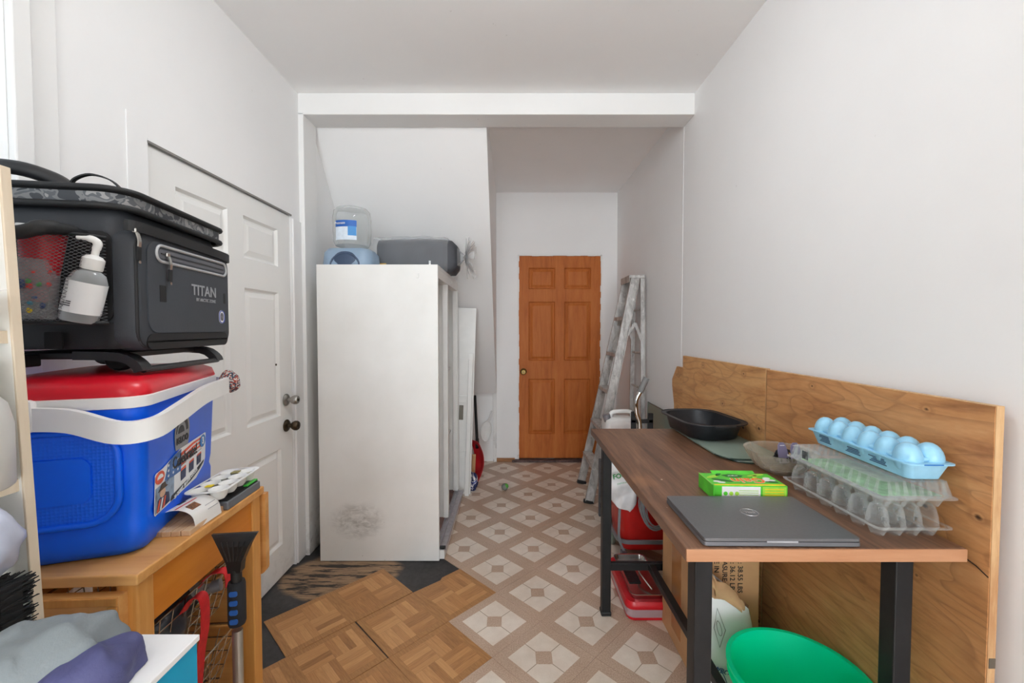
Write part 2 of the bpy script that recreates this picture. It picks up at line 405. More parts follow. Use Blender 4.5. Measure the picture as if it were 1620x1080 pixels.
def knob(root, x, z, m, r=.027):
    k = B(); prof = [(.0, -.002), (.034, -.002), (.034, -.006), (.028, -.012), (.013, -.016), (.012, -.032), (.02, -.036), (r, -.05), (r, -.062), (r * .8, -.07), (.0, -.071)]
    k.lathe([(a, -zz) for a, zz in prof], 24, (x, 0, z), rot=Euler((PI / 2, 0, 0)).to_matrix())
    o = k.obj('door_knob', m, root, 40)
    B().lathe([(0, .0), (.008, 0), (.008, .004), (0, .004)], 12, (x, -.07, z), rot=Euler((PI / 2, 0, 0)).to_matrix()).obj('lock_cylinder', m_brz, o)
    return o
dw = DY1 - DY0 - .012
knob(d1, dw - .065, .965, m_chr, .025); knob(d1, dw - .065, .82, m_brz, .027)
B().lathe([(0, 0), (.006, 0), (.006, .003), (0, .003)], 12, (dw - .16, -.002, 1.17), rot=Euler((PI / 2, 0, 0)).to_matrix()).obj('peg', m_brz, d1)
# painted gap shade and casing of door_1
b = B(); b.b2((XL - .11, DY0, 0), (XL - .05, DY1, DZ)); struct('trim_4', b, m_gap)
b = B(); b.b2((XL, 1.385, 0), (XL + .003, DY0 - .002, 2.085), .001); b.b2((XL, DY1 + .004, 0), (XL + .012, 2.50, 2.0), .003)
b.b2((XL, DY0, DZ), (XL + .004, DY1, DZ + .012), .001)
struct('trim_5', b, m_wall)
b = B(); b.b2((XL, DY0 - .004, DZ - .006), (XL + .005, DY1, DZ + .002)); struct('trim_6', b, mat('weather_strip', (140, 137, 132), .5, .3))

m_oak = wood('orange_oak_stain', (182, 102, 44), (154, 80, 28), (194, 116, 56), axis='z', scale=1.4, rough=.55, spec=.25, bump=.05)
d2 = link('door_2', None, None, (BX0 + .004, YB + .01, .03), kind='structure', label='orange-stained oak six-panel door in the back wall')
six_panel('door_2', d2, BX1 - BX0 - .008, BZ - .034, [.060, .104, .062, .290, .090, .275, .119], m_oak, .105, .095)
knob(d2, .052, .90, mat('old_brass', (132, 108, 62), .38, 1.0, .2), .026)
struct('trim_7', B().b2((BX0, YB + .09, 0), (BX1, YB + .11, BZ)), m_gap)
# ragged paint edge around the back door: thin casing overlapping the slab
b = B()
for k in range(34):
    z = k / 34 * BZ; dz = BZ / 34
    b.b2((BX0 - .01, YB - .003, z), (BX0 + .006 + random.random() * .007, YB + .012, z + dz)); b.b2((BX1 - .006 - random.random() * .009, YB - .003, z), (BX1 + .01, YB + .012, z + dz))
for k in range(12):
    x = BX0 + k / 12 * (BX1 - BX0); b.b2((x, YB - .003, BZ - .008 - random.random() * .005), (x + (BX1 - BX0) / 12, YB + .012, BZ + .01))
struct('trim_8', b, m_trim)
# ---- window
wn = link('window_1', None, None, (0, 0, 0), kind='structure', label='bright window in the left wall behind the shelf')
b = B()
for y0, y1, z0, z1 in ((WY0, WY0 + .03, WZ0, WZ1), (WY1 - .03, WY1, WZ0, WZ1), (WY0, WY1, WZ0, WZ0 + .03), (WY0, WY1, WZ1 - .03, WZ1)): b.b2((XL - .1, y0, z0), (XL - .03, y1, z1), .002)
b.b2((XL - .09, WY0, 1.6), (XL - .05, WY1, 1.64), .002)
b.obj('window_frame', m_trim, wn, None)
B().b2((XL - .073, WY0 + .02, WZ0 + .02), (XL - .069, WY1 - .02, WZ1 - .02)).obj('pane', glassy('dimming_window_glass', (150, 152, 154), .02, .05), wn, None)  # grey tint added to the pane to dim the daylight
b = B()
for y0, y1, z0, z1 in ((WY1, WY1 + .045, WZ0 - .1, WZ1 + .1), (WY0 - .045, WY0, WZ0 - .1, WZ1 + .1)): b.b2((XL, y0, z0), (XL + .02, y1, z1), .004)
b.b2((XL, WY1 + .045, 0), (XL + .008, WY1 + .115, ZC), .002)
b.b2((XL, WY0, WZ1), (XL + .02, WY1, WZ1 + .1), .004)
b.obj('casing', m_trim, wn, None)
B().b2((XL - .03, WY0 - .05, WZ0 - .03), (XL + .05, WY1 + .05, WZ0), .004).obj('window_sill', m_trim, wn, None)

# ---- added fill lamps, out of view, to brighten floor and walls
t = NT('fill_lamp_glow'); t.base(t.mix(t.noise(t.coord(), 3), (1, .98, .95, 1), (1, .97, .93, 1))); t.set(Emission_Color=(.93, .965, 1, 1), Emission_Strength=FILL); m_fill = t.m
for y_, lab_ in ((1.2, 'added round fill lamp on the ceiling, out of view ahead of the camera'), (-1.6, 'added round fill lamp on the ceiling behind the camera')):
    cl_ = thing('fill_lamp', lab_, 'lamp', (-.10, y_, ZC), group='added fill lamps')
    B().lathe([(0, 0), (.17, 0), (.175, -.01), (.17, -.03), (.16, -.032)], 32).obj('lamp_base', m_trim, cl_, 40)
    B().lathe([(.16, -.03), (.16, -.07), (.13, -.10), (.08, -.118), (0, -.124)], 32).obj('lamp_shade', m_fill, cl_, 60)

# ================================================================ RIGHT SIDE: workbench and what is on, under and behind it
def plymat(name, c1, c2, c3, axis='y', sc=1.0, knots=True, kr=.05):
    t = NT(name); co = t.coord()
    st = {'y': (1, 1.0, 5.0), 'z': (1, 5.0, 1.0)}[axis]
    v = t.mapping(co, tuple(q * sc for q in st))
    wob = t.noise(co, 2.2 * sc, 3, .5, .4)
    n = t.noise(v, 2.2, 6, .55, 1.6); fine = t.noise(t.mapping(co, tuple(q * 14 for q in st)), 2, 4, .6)
    f = t.math('ADD', t.math('ADD', t.math('MULTIPLY', n, .55), t.math('MULTIPLY', fine, .22)), t.math('MULTIPLY', wob, .3))
    col = t.ramp(f, [(.36, srgb(*c2)), (.5, srgb(*c1)), (.66, srgb(*c3))])
    wv = t.n('ShaderNodeTexWave', wave_type='BANDS', bands_direction='Z' if axis == 'y' else 'Y', wave_profile='SIN'); t.put(wv.inputs[0], v)
    wv.inputs['Scale'].default_value = 1.7; wv.inputs['Distortion'].default_value = 16; wv.inputs['Detail'].default_value = 3; wv.inputs['Detail Scale'].default_value = .8
    col = t.mix(t.math('MULTIPLY', t.ramp(wv.outputs['Fac'], [(.0, (1, 1, 1, 1)), (.25, (0, 0, 0, 1))]), .16), col, srgb(*[int(q * .74) for q in c2]))
    cn = t.noise(t.mapping(co, tuple(q * .8 * sc for q in st)), 1.5, 2, .45, .5); ln = t.math('FRACT', t.math('MULTIPLY', cn, 13))
    col = t.mix(t.math('MULTIPLY', t.ramp(ln, [(.0, (1, 1, 1, 1)), (.10, (.5, .5, .5, 1)), (.30, (0, 0, 0, 1)), (.96, (0, 0, 0, 1)), (1.0, (1, 1, 1, 1))]), .42), col, srgb(*[int(q * .80) for q in c2]))
    if knots:
        vo = t.n('ShaderNodeTexVoronoi', feature='F1', voronoi_dimensions='2D'); sx_ = t.sep(t.mapping(co, (1, 5.2, 6.6), loc=(0, .37, .1))); cb_ = t.n('ShaderNodeCombineXYZ'); t.put(cb_.inputs[0], sx_[1]); t.put(cb_.inputs[1], sx_[2]); t.put(vo.inputs['Vector'], cb_.outputs[0]); vo.inputs['Scale'].default_value = 1.0
        cc_ = t.sep(vo.outputs['Color']); k = t.math('ADD', t.math('ADD', vo.outputs['Distance'], t.math('MULTIPLY', t.math('SUBTRACT', fine, .5), .07)), t.math('ADD', t.math('MULTIPLY', t.math('GREATER_THAN', cc_[0], .42), 5.0), t.math('MULTIPLY', cc_[1], .035)))
        col = t.mix(t.ramp(k, [(kr * .6, (1, 1, 1, 1)), (kr * 1.3, (0, 0, 0, 1))]), col, srgb(74, 44, 24))
        ring = t.ramp(k, [(kr * 1.3, (0, 0, 0, 1)), (kr * 1.9, (1, 1, 1, 1)), (kr * 3.2, (0, 0, 0, 1))])
        col = t.mix(t.math('MULTIPLY', ring, .4), col, srgb(140, 88, 48))
    t.base(col); t.set(Roughness=.58); t.bump(fine, .1, .001); return t.m
m_ply1 = plymat('fir_plywood_warm', (204, 152, 98), (182, 126, 76), (216, 168, 114), kr=.055)
m_ply2 = plymat('fir_plywood_brown', (192, 136, 86), (160, 106, 64), (206, 154, 104), kr=.05)
m_plye = wood('plywood_edge', (214, 178, 132), (176, 128, 84), axis='z', scale=2)
def plywood(label, y0, y1, h, x, m, lean=0.0, th=.02):
    r = thing('plywood_sheet', label, 'plywood', (x, (y0 + y1) / 2, 0), (0, lean, 0), 'plywood sheets against the right wall')
    L = y1 - y0
    B().b2((0, -L / 2 + .001, 0), (th, L / 2, h - .001)).obj('board', m, r, None)
    B().b2((.0015, -L / 2 - .001, 0), (th - .0015, -L / 2 + .001, h)).b2((.0015, -L / 2, h - .001), (th - .0015, L / 2, h + .0005)).obj('ply_edge', m_plye, r, None)
    return r
p2 = plywood('long brown plywood sheet behind the egg cartons', .892, 1.695, 1.204, 1.034, m_ply2, .002)
m_crk = mat('dark_crack', (62, 40, 26), .9, var=.2)
B().tube([(-.0006, -.4, .83), (-.0006, -.375, .842), (-.0006, -.35, .848), (-.0006, -.31, .857), (-.0006, -.28, .862)], .0016, 5).obj('crack', m_crk, p2)
for z in (.63, .55): B().b2((.004, -.4035, z), (.018, -.402, z + .022)).obj('dark_edge_patch', mat('edge_plug', (96, 86, 74), .8), p2)
plywood('paler knotty plywood sheet behind the roasting pan', 1.708, 2.535, 1.207, 1.036, m_ply1, .001)
r = thing('board_offcut', 'small angled plywood offcut poking out behind the paler plywood sheet', 'board', (1.058, 2.52, 0))
B().prism([(-.25, 0), (.2, 0), (.2, .88), (.235, 1.0), (.235, 1.04), (.16, 1.13), (-.25, 1.13)], .012, 'yz', 0).obj('board', m_ply1, r, None)

# ---- workbench
m_bench = NT('bench_walnut_stain'); t = m_bench; co = t.coord()
v = t.mapping(co, (14, 1.1, 10)); n = t.noise(v, 1.5, 6, .62, 1.2); f2 = t.noise(t.mapping(co, (70, 5, 30)), 2, 4, .7); wr = t.noise(co, 3.2, 4, .6)
col = t.ramp(t.math('ADD', t.math('MULTIPLY', n, .7), t.math('MULTIPLY', f2, .3)), [(.33, srgb(74, 50, 38)), (.5, srgb(112, 80, 60)), (.68, srgb(140, 104, 80))])
col = t.mix(t.ramp(wr, [(.56, (0, 0, 0, 1)), (.72, (.5, .5, .5, 1))]), col, srgb(158, 112, 78))
spk = t.ramp(t.noise(co, 34, 1, .4), [(.80, (0, 0, 0, 1)), (.815, (1, 1, 1, 1))])
col = t.mix(spk, col, srgb(210, 190, 170))
t.base(col); t.set(Roughness=.4, Specular_IOR_Level=.4); t.bump(f2, .12, .001); m_bench = t.m
m_bedge = wood('bench_worn_edge', (176, 124, 88), (142, 92, 62), (192, 142, 106), axis='x', scale=.8, rough=.5)
m_blk = mat('black_steel', (34, 34, 36), .45, .3, .1, 30, spec=.4)
TZ, TX0, TX1, TY0, TY1 = .88, .388, 1.016, .917, 2.045
tb = thing('workbench', 'dark-stained wooden workbench on black square steel legs', 'workbench', ((TX0 + TX1) / 2, (TY0 + TY1) / 2, 0))
tx, ty = (TX1 - TX0) / 2, (TY1 - TY0) / 2
B().b2((-tx, -ty + .003, TZ - .03), (tx, ty, TZ), .003).obj('tabletop', m_bench, tb, None)
B().b2((-tx + .001, -ty, TZ - .0295), (tx - .001, -ty + .0035, TZ - .001), .0015).obj('front_edge', m_bedge, tb, None)
for sx in (-1, 1):
    for sy in (-1, 1):
        x = sx * (tx - .062 if sx < 0 else tx - .095); y = sy * (ty - .068)
        lg = B().b2((x - .021, y - .021, .012), (x + .021, y + .021, TZ - .03), .003).obj('leg', m_blk, tb, None)
        B().b2((x - .024, y - .024, 0), (x + .024, y + .024, .02), .004).obj('foot_cap', mat('black_plastic', (24, 24, 25), .5), lg, None)
for sy in (-1, 1):
    B().b2((-tx + .083, sy * (ty - .068) - .012, .215), (tx - .116, sy * (ty - .068) + .012, .25), .002).obj('cross_brace', m_blk, tb, None)
    B().b2((-tx + .083, sy * (ty - .068) - .012, TZ - .055), (tx - .116, sy * (ty - .068) + .012, TZ - .03), .002).obj('top_rail', m_blk, tb, None)
B().b2((-.052, -ty + .08, .218), (-.022, ty - .08, .247), .002).obj('long_brace', m_blk, tb, None)

# ---- laptop
m_lap = mat('laptop_grey', (112, 113, 116), .42, .55, .03, 200)
lp = thing('laptop', 'closed grey laptop at the front edge of the workbench', 'laptop', (.609, 1.045, TZ + .0015), (0, 0, -.012))
B().prism(rrect(.352, .24, .008), .009, 'xy', .001).obj('base', mat('laptop_base', (120, 122, 128), .4, .6, .03), lp, 30)
B().prism(rrect(.351, .239, .008), .0065, 'xy', .0115).obj('lid', m_lap, lp, 30)
B().b2((-.165, -.117, -.0015), (.165, .10, .0025)).obj('rubber_foot', mat('black_plastic'), lp, None)
B().b2((-.172, .112, .0035), (.172, .1185, .0165), .002).obj('hinge', mat('laptop_hinge', (60, 61, 64), .4, .4), lp, None)
B().b2((-.035, -.1205, .008), (.035, -.1185, .0125), .001).obj('finger_notch', mat('notch_bright', (196, 198, 206), .3, .7), lp, None)
m_logo = mat('logo_silver', (198, 200, 204), .25, .8)
lg = B().tube([(math.cos(a) * .021, math.sin(a) * .021, 0) for a in [k * PI / 16 for k in range(32)]], .0007, 5, True).obj('logo_ring', m_logo, lp, loc=(.0, .015, .0182))
text('logo_letters', 'DELL', .0125, m_logo, lg, (0, 0, .0), (0, 0, PI), bold=.0002)

# ---- dryer-sheet box
bx = thing('dryer_sheet_box', 'bright green carton lettered Gain behind the laptop', 'box', (.682, 1.232, TZ), (0, 0, -.035))
m_grn = mat('carton_green', (84, 200, 52), .4, var=.12, scale=25); m_grnd = mat('carton_dark_green', (34, 116, 44), .45, var=.2, scale=40)
m_wht = mat('print_white', (238, 238, 236), .5, var=.02); m_org = mat('print_orange', (248, 110, 24), .45, var=.02); m_yel = mat('print_yellow', (246, 216, 36), .45, var=.04); m_lime = mat('print_lime', (168, 222, 70), .45, var=.08, scale=40)
B().box((0, 0, .0215), (.208, .104, .043), None, .0015).obj('carton', m_grn, bx, None)
B().box((-.102, .004, .0395), (.002, .09, .012), (0, -.5, 0)).obj('torn_flap', mat('carton_inside', (140, 206, 96), .6), bx, None)
B().box((0, .053, .0445), (.13, .018, .0012), (.35, 0, 0)).obj('open_flap', m_grn, bx, None)
def patch(pts, z, m, name, parent, h=.0004): return B().prism(pts, h, 'xy', z).obj(name, m, parent, None)
patch([(-.1, -.050), (.1, -.050), (.1, -.038), (-.1, -.044)], .0431, m_yel, 'yellow_stripe', bx)
patch([(.030 * math.cos(a) * (1 + .12 * math.sin(5 * a)) - .012, .014 * math.sin(a) * (1 + .1 * math.cos(4 * a)) + .028) for a in [k * PI / 14 for k in range(28)]], .0431, m_grnd, 'leaf_badge', bx)
for cx, cy, rx, ry, an, mm in ((-.075, .02, .025, .008, .5, m_lime), (-.06, -.01, .03, .009, -.4, m_grnd), (.06, .036, .03, .008, .3, m_lime), (.075, -.02, .02, .008, -.2, m_grnd), (.05, .02, .02, .006, 1., m_lime), (-.05, .04, .02, .006, .9, m_grnd)):
    patch([(cx + rx * math.cos(a) * math.cos(an) - ry * math.sin(a) * math.sin(an), cy + rx * math.cos(a) * math.sin(an) + ry * math.sin(a) * math.cos(an)) for a in [k * PI / 7 for k in range(14)]], .0431, mm, 'printed_leaf', bx, .0003)
for k, (cx, cy) in enumerate(((.072, .0), (.084, -.008), (.078, .010), (.066, -.010), (-.07, -.028), (-.08, -.02))):
    patch([(cx + .011 * math.cos(a), cy + .006 * math.sin(a)) for a in [q * PI / 6 for q in range(12)]], .0434, m_wht, 'printed_petal', bx, .0003)
text('brand_shadow', 'Gain', .052, m_wht, bx, (.016, -.010, .0435), (0, 0, PI), bold=.0016, shear=.12, ex=.0002)
text('brand_letters', 'Gain', .052, m_org, bx, (.016, -.010, .0438), (0, 0, PI), bold=.0008, shear=.12, ex=.0003)
text('scent_letters', 'original', .010, m_wht, bx, (-.012, .027, .0436), (0, 0, PI), ex=.0002)
B().b2((-.080, -.0527, .004), (.028, -.0521, .040)).obj('side_label', m_wht, bx, None)
B().b2((.034, -.0527, .004), (.1, -.0521, .040)).obj('side_panel_print', m_lime, bx, None)
for k in range(4): B().b2((.04, -.0531, .008 + k * .008), (.093, -.0527, .0105 + k * .008)).obj('side_text_line', m_yel, bx, None)
for k in range(4): B().b2((-.032, -.0531, .010 + k * .006), (.022, -.0527, .0115 + k * .006)).obj('side_text_line', m_lime, bx, None)
for k in range(3): B().lathe([(0, 0), (.006, 0), (.006, .0004), (0, .0004)], 12, (-.070 + k * .016, -.0527, .02), rot=Euler((PI / 2, 0, 0)).to_matrix()).obj('printed_icon', m_lime if k else m_grn, bx)

# ---- glass sheets on the bench, and one standing by the wall
m_gl = glassy('green_glass', (196, 214, 204), .16, .03); m_gle = mat('glass_edge', (62, 84, 76), .15, var=.1, Transmission_Weight=.3)
def corner_sheet(x0, x1, y0, y1, r): return [(x0 + r - r * math.sin(a), y0 + r - r * math.cos(a)) for a in [k * PI / 16 for k in range(8, -1, -1)]] + [(x1, y0), (x1, y1), (x0, y1)]
for k, (dx, dy, lab) in enumerate(((0.028, -.012, 'lower of two greenish glass sheets lying under the roasting pan'), (0, .01, 'upper greenish glass sheet directly under the roasting pan'))):
    g = thing('glass_sheet', lab, 'glass', (.78, 1.515, TZ + .0065 * k), group='glass sheets on the workbench')
    pl = corner_sheet(dx, .232 + 0 * dx, dy, .515, .07)
    B().prism(pl, .006, 'xy', 0).obj('pane', m_gl, g, None)
    B().tube([(a, b_, .003) for a, b_ in pl[:-2]], .003, 6).obj('polished_edge', m_gle, g)
g = thing('glass_sheet', 'glass sheet standing on edge against the right wall beyond the workbench', 'glass', (1.045, 3.01, 0), (0, .02, 0))
B().b2((0, -.25, 0), (.006, .25, .80)).obj('pane', glassy('grey_green_glass', (168, 182, 170), .35, .08), g, None)
B().b2((-.0005, -.25, .797), (.0065, .25, .802)).obj('polished_edge', m_gle, g, None)

# ---- roasting pan
m_pan = mat('nonstick_coating', (44, 46, 50), .42, .35, .08, 60)
pn = thing('roasting_pan', 'dark grey nonstick roasting pan on the glass sheets', 'pan', (.872, 1.915, TZ + .0135), (0, 0, .08))
def rr(w, h, r, z): return [Vector((a, b_, z)) for a, b_ in rrect(w, h, r, 7)]
b = B(); W, L = .262, .355
b.loft([rr(.19, .28, .07, .0), rr(.215, .305, .078, .006), rr(.238, .33, .084, .05), rr(.243, .336, .086, .066), rr(W + .018, L + .018, .092, .069), rr(W + .018, L + .018, .092, .072), rr(.241, .334, .085, .071), rr(.234, .326, .082, .05), rr(.208, .298, .074, .009), rr(.18, .27, .066, .005)])
b.obj('body', m_pan, pn, 50)
for s in (-1, 1):
    B().prism([(-.05, s * .172), (.05, s * .172), (.044, s * .197), (.03, s * .203), (-.03, s * .203), (-.044, s * .197)], .004, 'xy', .068).obj('handle_lug', m_pan, pn, 50)
B().tube([(a, b_, .0715) for a, b_ in rrect(W + .019, L + .019, .092, 7)], .003, 6, True).obj('rolled_rim', m_pan, pn, 60)

# ---- glass bowl with clips
bw = thing('glass_bowl', 'ribbed clear glass bowl holding hair clips beside the egg cartons', 'bowl', (.918, 1.42, TZ))
m_cg = glassy('cut_glass', (232, 228, 218), .10, .06, .8, .5); n = 48; rings = []
for (r0, z, k) in ((.045, 0, 0), (.05, .002, 0), (.075, .02, 1), (.095, .048, 1), (.108, .074, 1), (.111, .078, .6), (.104, .074, .0), (.09, .05, 0), (.07, .024, 0), (.04, .008, 0)):
    rings.append([Vector(((r0 + k * .0016 * (1 if i % 2 else -1)) * math.cos(2 * PI * i / n), (r0 + k * .0016 * (1 if i % 2 else -1)) * math.sin(2 * PI * i / n), z)) for i in range(n)])
B().loft(rings).obj('bowl_body', m_cg, bw, 20)
m_lav = mat('lavender_plastic', (128, 122, 152), .35, var=.04); m_bp = mat('black_plastic')
for k, (x, y, rz, lab) in enumerate(((.905, 1.375, .1, 'lavender snap clip on the left in the glass bowl'), (.945, 1.372, -.05, 'lavender snap clip on the right in the glass bowl'))):
    c = thing('snap_clip', lab, 'clip', (x, y, TZ + .045), (-.25, 0, rz), 'clips in the glass bowl')
    B().prism([(-.017, 0), (.017, 0), (.0165, .04), (.013, .058), (.006, .067), (-.006, .067), (-.013, .058), (-.0165, .04)], .004, 'xz', 0).obj('clip_plate', m_lav, c, 30)
    for s in (-1, 1): B().b2((s * .011 - .003, -.0015, .004), (s * .011 + .003, .001, .017), .001).obj('slot', m_bp, c, None)
    B().b2((-.008, -.0008, .056), (.008, .0005, .058)).obj('embossed_mark', m_wht, c, None)
for k, (x, y, z, r_, lab) in enumerate(((.968, 1.43, .05, .02, 'black fluffy hair tie at the back of the glass bowl'), (.985, 1.395, .052, .014, 'small black hair tie near the rim of the glass bowl'), (.935, 1.44, .045, .018, 'black hair tie with gold thread behind the snap clips'))):
    b = B(); P = [(math.cos(a) * r_, math.sin(a) * r_, .006 * math.sin(3 * a)) for a in [q * PI / 12 for q in range(24)]]
    b.tube(P, [.007 + .003 * (q % 2) for q in range(24)], 7, True)
    o = b.obj('hair_tie', mat('black_fabric', (26, 25, 28), .85, bump=.3), None, 30, (x, y, TZ + z), (.4 + k * .3, .3, 0), label=lab, cat='hair tie', group='hair ties in the glass bowl')
    B().tube([(math.cos(a) * r_ * 1.0, math.sin(a) * r_ * 1.0, .010) for a in [q * PI / 6 for q in range(9)]], .0013, 5).obj('gold_thread', mat('gold_thread', (196, 160, 92), .3, .8), o)

# ---- egg cartons
def carton(name, label, loc, rot, nx, ny, m, dome=True, wx=.17, wy=.335, zf=.025, zt=.05, lipz=None, parts=None, group=None):
    r = thing(name, label, 'egg carton', loc, rot, group); px, py = (wx - .012) / nx, (wy - .012) / ny
    b = B()
    for i in range(nx):
        for j in range(ny):
            cx = -wx / 2 + .006 + px * (i + .5); cy = -wy / 2 + .006 + py * (j + .5); q = min(px, py) / 2
            b.lathe([(q * .42, 0), (q * .5, .0012), (q * .82, zf * .75), (q * .99, zf)], 8, (cx, cy, 0), rot=Euler((0, 0, PI / 8)).to_matrix(), caps=False, sx=px / 2 / q, sy=py / 2 / q)
    b.obj('cup_tray', m, r, 30)
    B().loft([rr(wx, wy, .012, zf - .001), rr(wx + .012, wy + .012, .014, zf), rr(wx + .012, wy + .012, .014, zf + .0025), rr(wx, wy, .012, zf + .0035)], caps=False).obj('flange', m, r, 30)
    b = B()
    if dome:
        for i in range(nx):
            for j in range(ny):
                cx = -wx / 2 + .006 + px * (i + .5); cy = -wy / 2 + .006 + py * (j + .5); q = min(px, py) / 2; h = zt - zf
                b.lathe([(q * 1.0, zf + .002), (q * .93, zf + h * .45), (q * .72, zf + h * .85), (q * .4, zt), (0, zt)], 10, (cx, cy, 0), sx=px / 2 / q, sy=py / 2 / q)
    else:
        b.loft([rr(wx, wy, .014, zf + .002), rr(wx - .016, wy - .016, .012, zt), rr(wx - .03, wy - .03, .01, zt + .001)])
        for j in range(ny * 2):
            for s in (-1, 1):
                cy = -wy / 2 + .012 + (wy - .024) * (j + .5) / (ny * 2); b.cyl((s * (wx / 2 - .002), cy, zf + .003), (s * (wx / 2 - .010), cy, zt - .001), .005, .003, 6)
        for i in range(nx * 2):
            for s in (-1, 1):
                cx = -wx / 2 + .012 + (wx - .024) * (i + .5) / (nx * 2); b.cyl((cx, s * (wy / 2 - .002), zf + .003), (cx, s * (wy / 2 - .010), zt - .001), .005, .003, 6)
    b.obj('lid', m, r, 30)
    return r
m_clr = glassy('clear_pet', (246, 248, 248), .045, .04, 1.0, .42)
EX, EY = .932, 1.122
carton('egg_carton', 'bottom clear plastic egg carton with domed cups on the workbench', (EX, EY, TZ), (0, 0, .0), 4, 6, m_clr, True, .168, .335, .027, .075, group='clear egg cartons')
c2 = carton('egg_carton', 'flat-topped clear egg carton between the lower clear one and the blue one', (EX + .006, EY - .005, TZ + .072), (0, 0, -.01), 4, 6, m_clr, False, .168, .335, .026, .064, group='clear egg cartons')
B().b2((-.07, -.15, .0275), (.07, .13, .0285)).obj('paper_insert', mat('insert_green', (150, 196, 150), .7, var=.2, scale=30), c2, None)
B().b2((-.082, .085, .037), (-.0805, .108, .060)).obj('barcode_sticker', mat('sticker_grey', (92, 96, 98), .6, var=.4, scale=200), c2, None)
m_foam = mat('blue_foam', (150, 204, 232), .34, var=.05, scale=30, spec=.5)
fc = thing('foam_egg_carton', 'pale blue foam egg carton topping the clear plastic ones', 'egg carton', (.968, 1.120, TZ + .1405), (.012, 0, -.02))
FW, FL = .104, .335
B().loft([rr(.072, .30, .012, 0), rr(.078, .306, .014, .001), rr(FW - .004, FL - .006, .016, .036), rr(FW + .010, FL + .010, .016, .038), rr(FW + .010, FL + .010, .016, .041), rr(FW - .006, FL - .006, .016, .0415)]).obj('tray', m_foam, fc, 40)
b = B()
for i in range(2):
    for j in range(6):
        cx = (i - .5) * .049; cy = (j - 2.5) * .0535
        b.sphere((cx, cy, .044), .029, (.96, 1.0, 1.32), 18, 12)
b.box((0, 0, .046), (.09, .31, .012), None, .005); b.obj('domed_lid', m_foam, fc, 50)
B().b2((-.022, -FL / 2 - .0056, .0385), (.022, -FL / 2 - .004, .0415), .001).obj('latch_slot', mat('latch_blue', (30, 112, 190), .5), fc, None)
m_ink = mat('blue_ink', (44, 76, 112), .6)
for k, (y0, y1) in enumerate(((.13, .085), (.03, -.02), (-.05, -.10))):
    for q in range(4 if k else 5):
        zz = .012 + q * .0045; xx = -(.039 + (zz / .036) * .0115) - .0006
        B().b2((xx - .0003, min(y0, y1) + .003 * (q % 2), zz), (xx + .0012, max(y0, y1) - .006 * (q % 3), zz + .0022)).obj('printed_line', m_ink, fc, None)

# ================================================================ UNDER AND BEHIND THE WORKBENCH
m_card = mat('corrugated_card', (196, 152, 108), .75, var=.07, scale=6, bump=.1, bscale=60); m_tape = mat('packing_tape', (172, 116, 66), .25, var=.06); m_prt = mat('black_print_and_gap', (30, 28, 27), .7)
cb = thing('cardboard_box', 'tall brown cardboard box with printed weights under the workbench', 'box', (.832, 1.76, 0))
B().b2((-.128, -.165, 0), (.128, .165, .62), .003).obj('carton', m_card, cb, None)
B().b2((-.1288, -.05, .06), (-.128, .05, .62)).obj('tape_strip', m_tape, cb, None)
B().b2((-.128, -.1655, .6185), (.128, .166, .621)).obj('top_flap', m_card, cb, None)
for x, s, ze in ((-.040, 'MADE IN', .425), (-.008, 'MEASURE: 2', .365), (.022, 'N.W.: 36.12 LBS', .345), (.052, 'G.W.: 38.55 LBS', .345)):
    text('print_line', s, .027, m_prt, cb, (x, -.1657, ze), (PI / 2, PI / 2, 0), bold=.0003, align='RIGHT')
B().b2((.128, -.12, 0), (.150, -.10, .62)).obj('gap_shade_strip', m_prt, cb, None)  # black strip added to paint the shaded gap beside the box

# ---- paper sack
def sheet_noise(p, s, a): return mnoise.noise(Vector(p) * s) * a
sk = thing('paper_sack', 'torn white paper charcoal sack leaning on the cardboard box', 'sack', (.79, 1.475, 0))
def sack(u, v):
    a = 2 * PI * u; z = v * .50
    w = .112 * (1 - .18 * v); d = .066 * (1 - .55 * v)
    c, s = math.cos(a), math.sin(a)
    x = w * (abs(c) ** .6) * (1 if c > 0 else -1); y = d * (abs(s) ** .7) * (1 if s > 0 else -1)
    ztop = (.495 - .15 * ((x / w + 1) / 2) ** 1.2) if v > .0 else 0
    z = v * ztop
    x += sheet_noise((x * 2, y * 2, z), 9, .012); y += sheet_noise((x + 3, y, z), 8, .012) + .035 * v; x -= .012 * v
    return Vector((x, y, z))
m_paper = mat('white_kraft', (226, 226, 228), .7, var=.04, scale=8, bump=.35, bscale=35); m_kraft = mat('brown_kraft', (190, 150, 110), .75, var=.12, scale=10, bump=.3, bscale=40)
B().surf(sack, 40, 24).obj('paper_body', m_paper, sk, 60)
def liner(u, v):
    p = sack(u, .97); q = sack(u, .80)
    r_ = p.lerp(q, v); r_.x *= .96; r_.y = (r_.y - .035) * .93 + .035; return r_ + Vector((0, 0, .012 * (1 - v) * (1 + math.sin(u * 40))))
B().surf(liner, 40, 4).obj('inner_liner', m_kraft, sk, 60)
def curl(u, v):
    base = sack(.60 + .18 * u, .985); return base + Vector((.004 + v * .012 * math.sin(u * 7), -.006 - .018 * math.sin(v * 2.4), .014 - .055 * v + .01 * math.sin(9 * u)))
B().surf(curl, 14, 8).solid(.001).obj('torn_flap', m_kraft, sk, 60)
m_gpr = mat('grey_print', (120, 118, 116), .7); m_bpr = mat('navy_print', (70, 92, 140), .7)
def on_sack(u, v, off=.003): p = sack(u, v); n_ = Vector((p.x * .3, -1, 0)).normalized(); return p + n_ * off
pts = [on_sack(.70 + .035 * c_, .66 + .14 * s_) for c_, s_ in ((0, 1), (1, .1), (0, -1), (-1, -.1))]
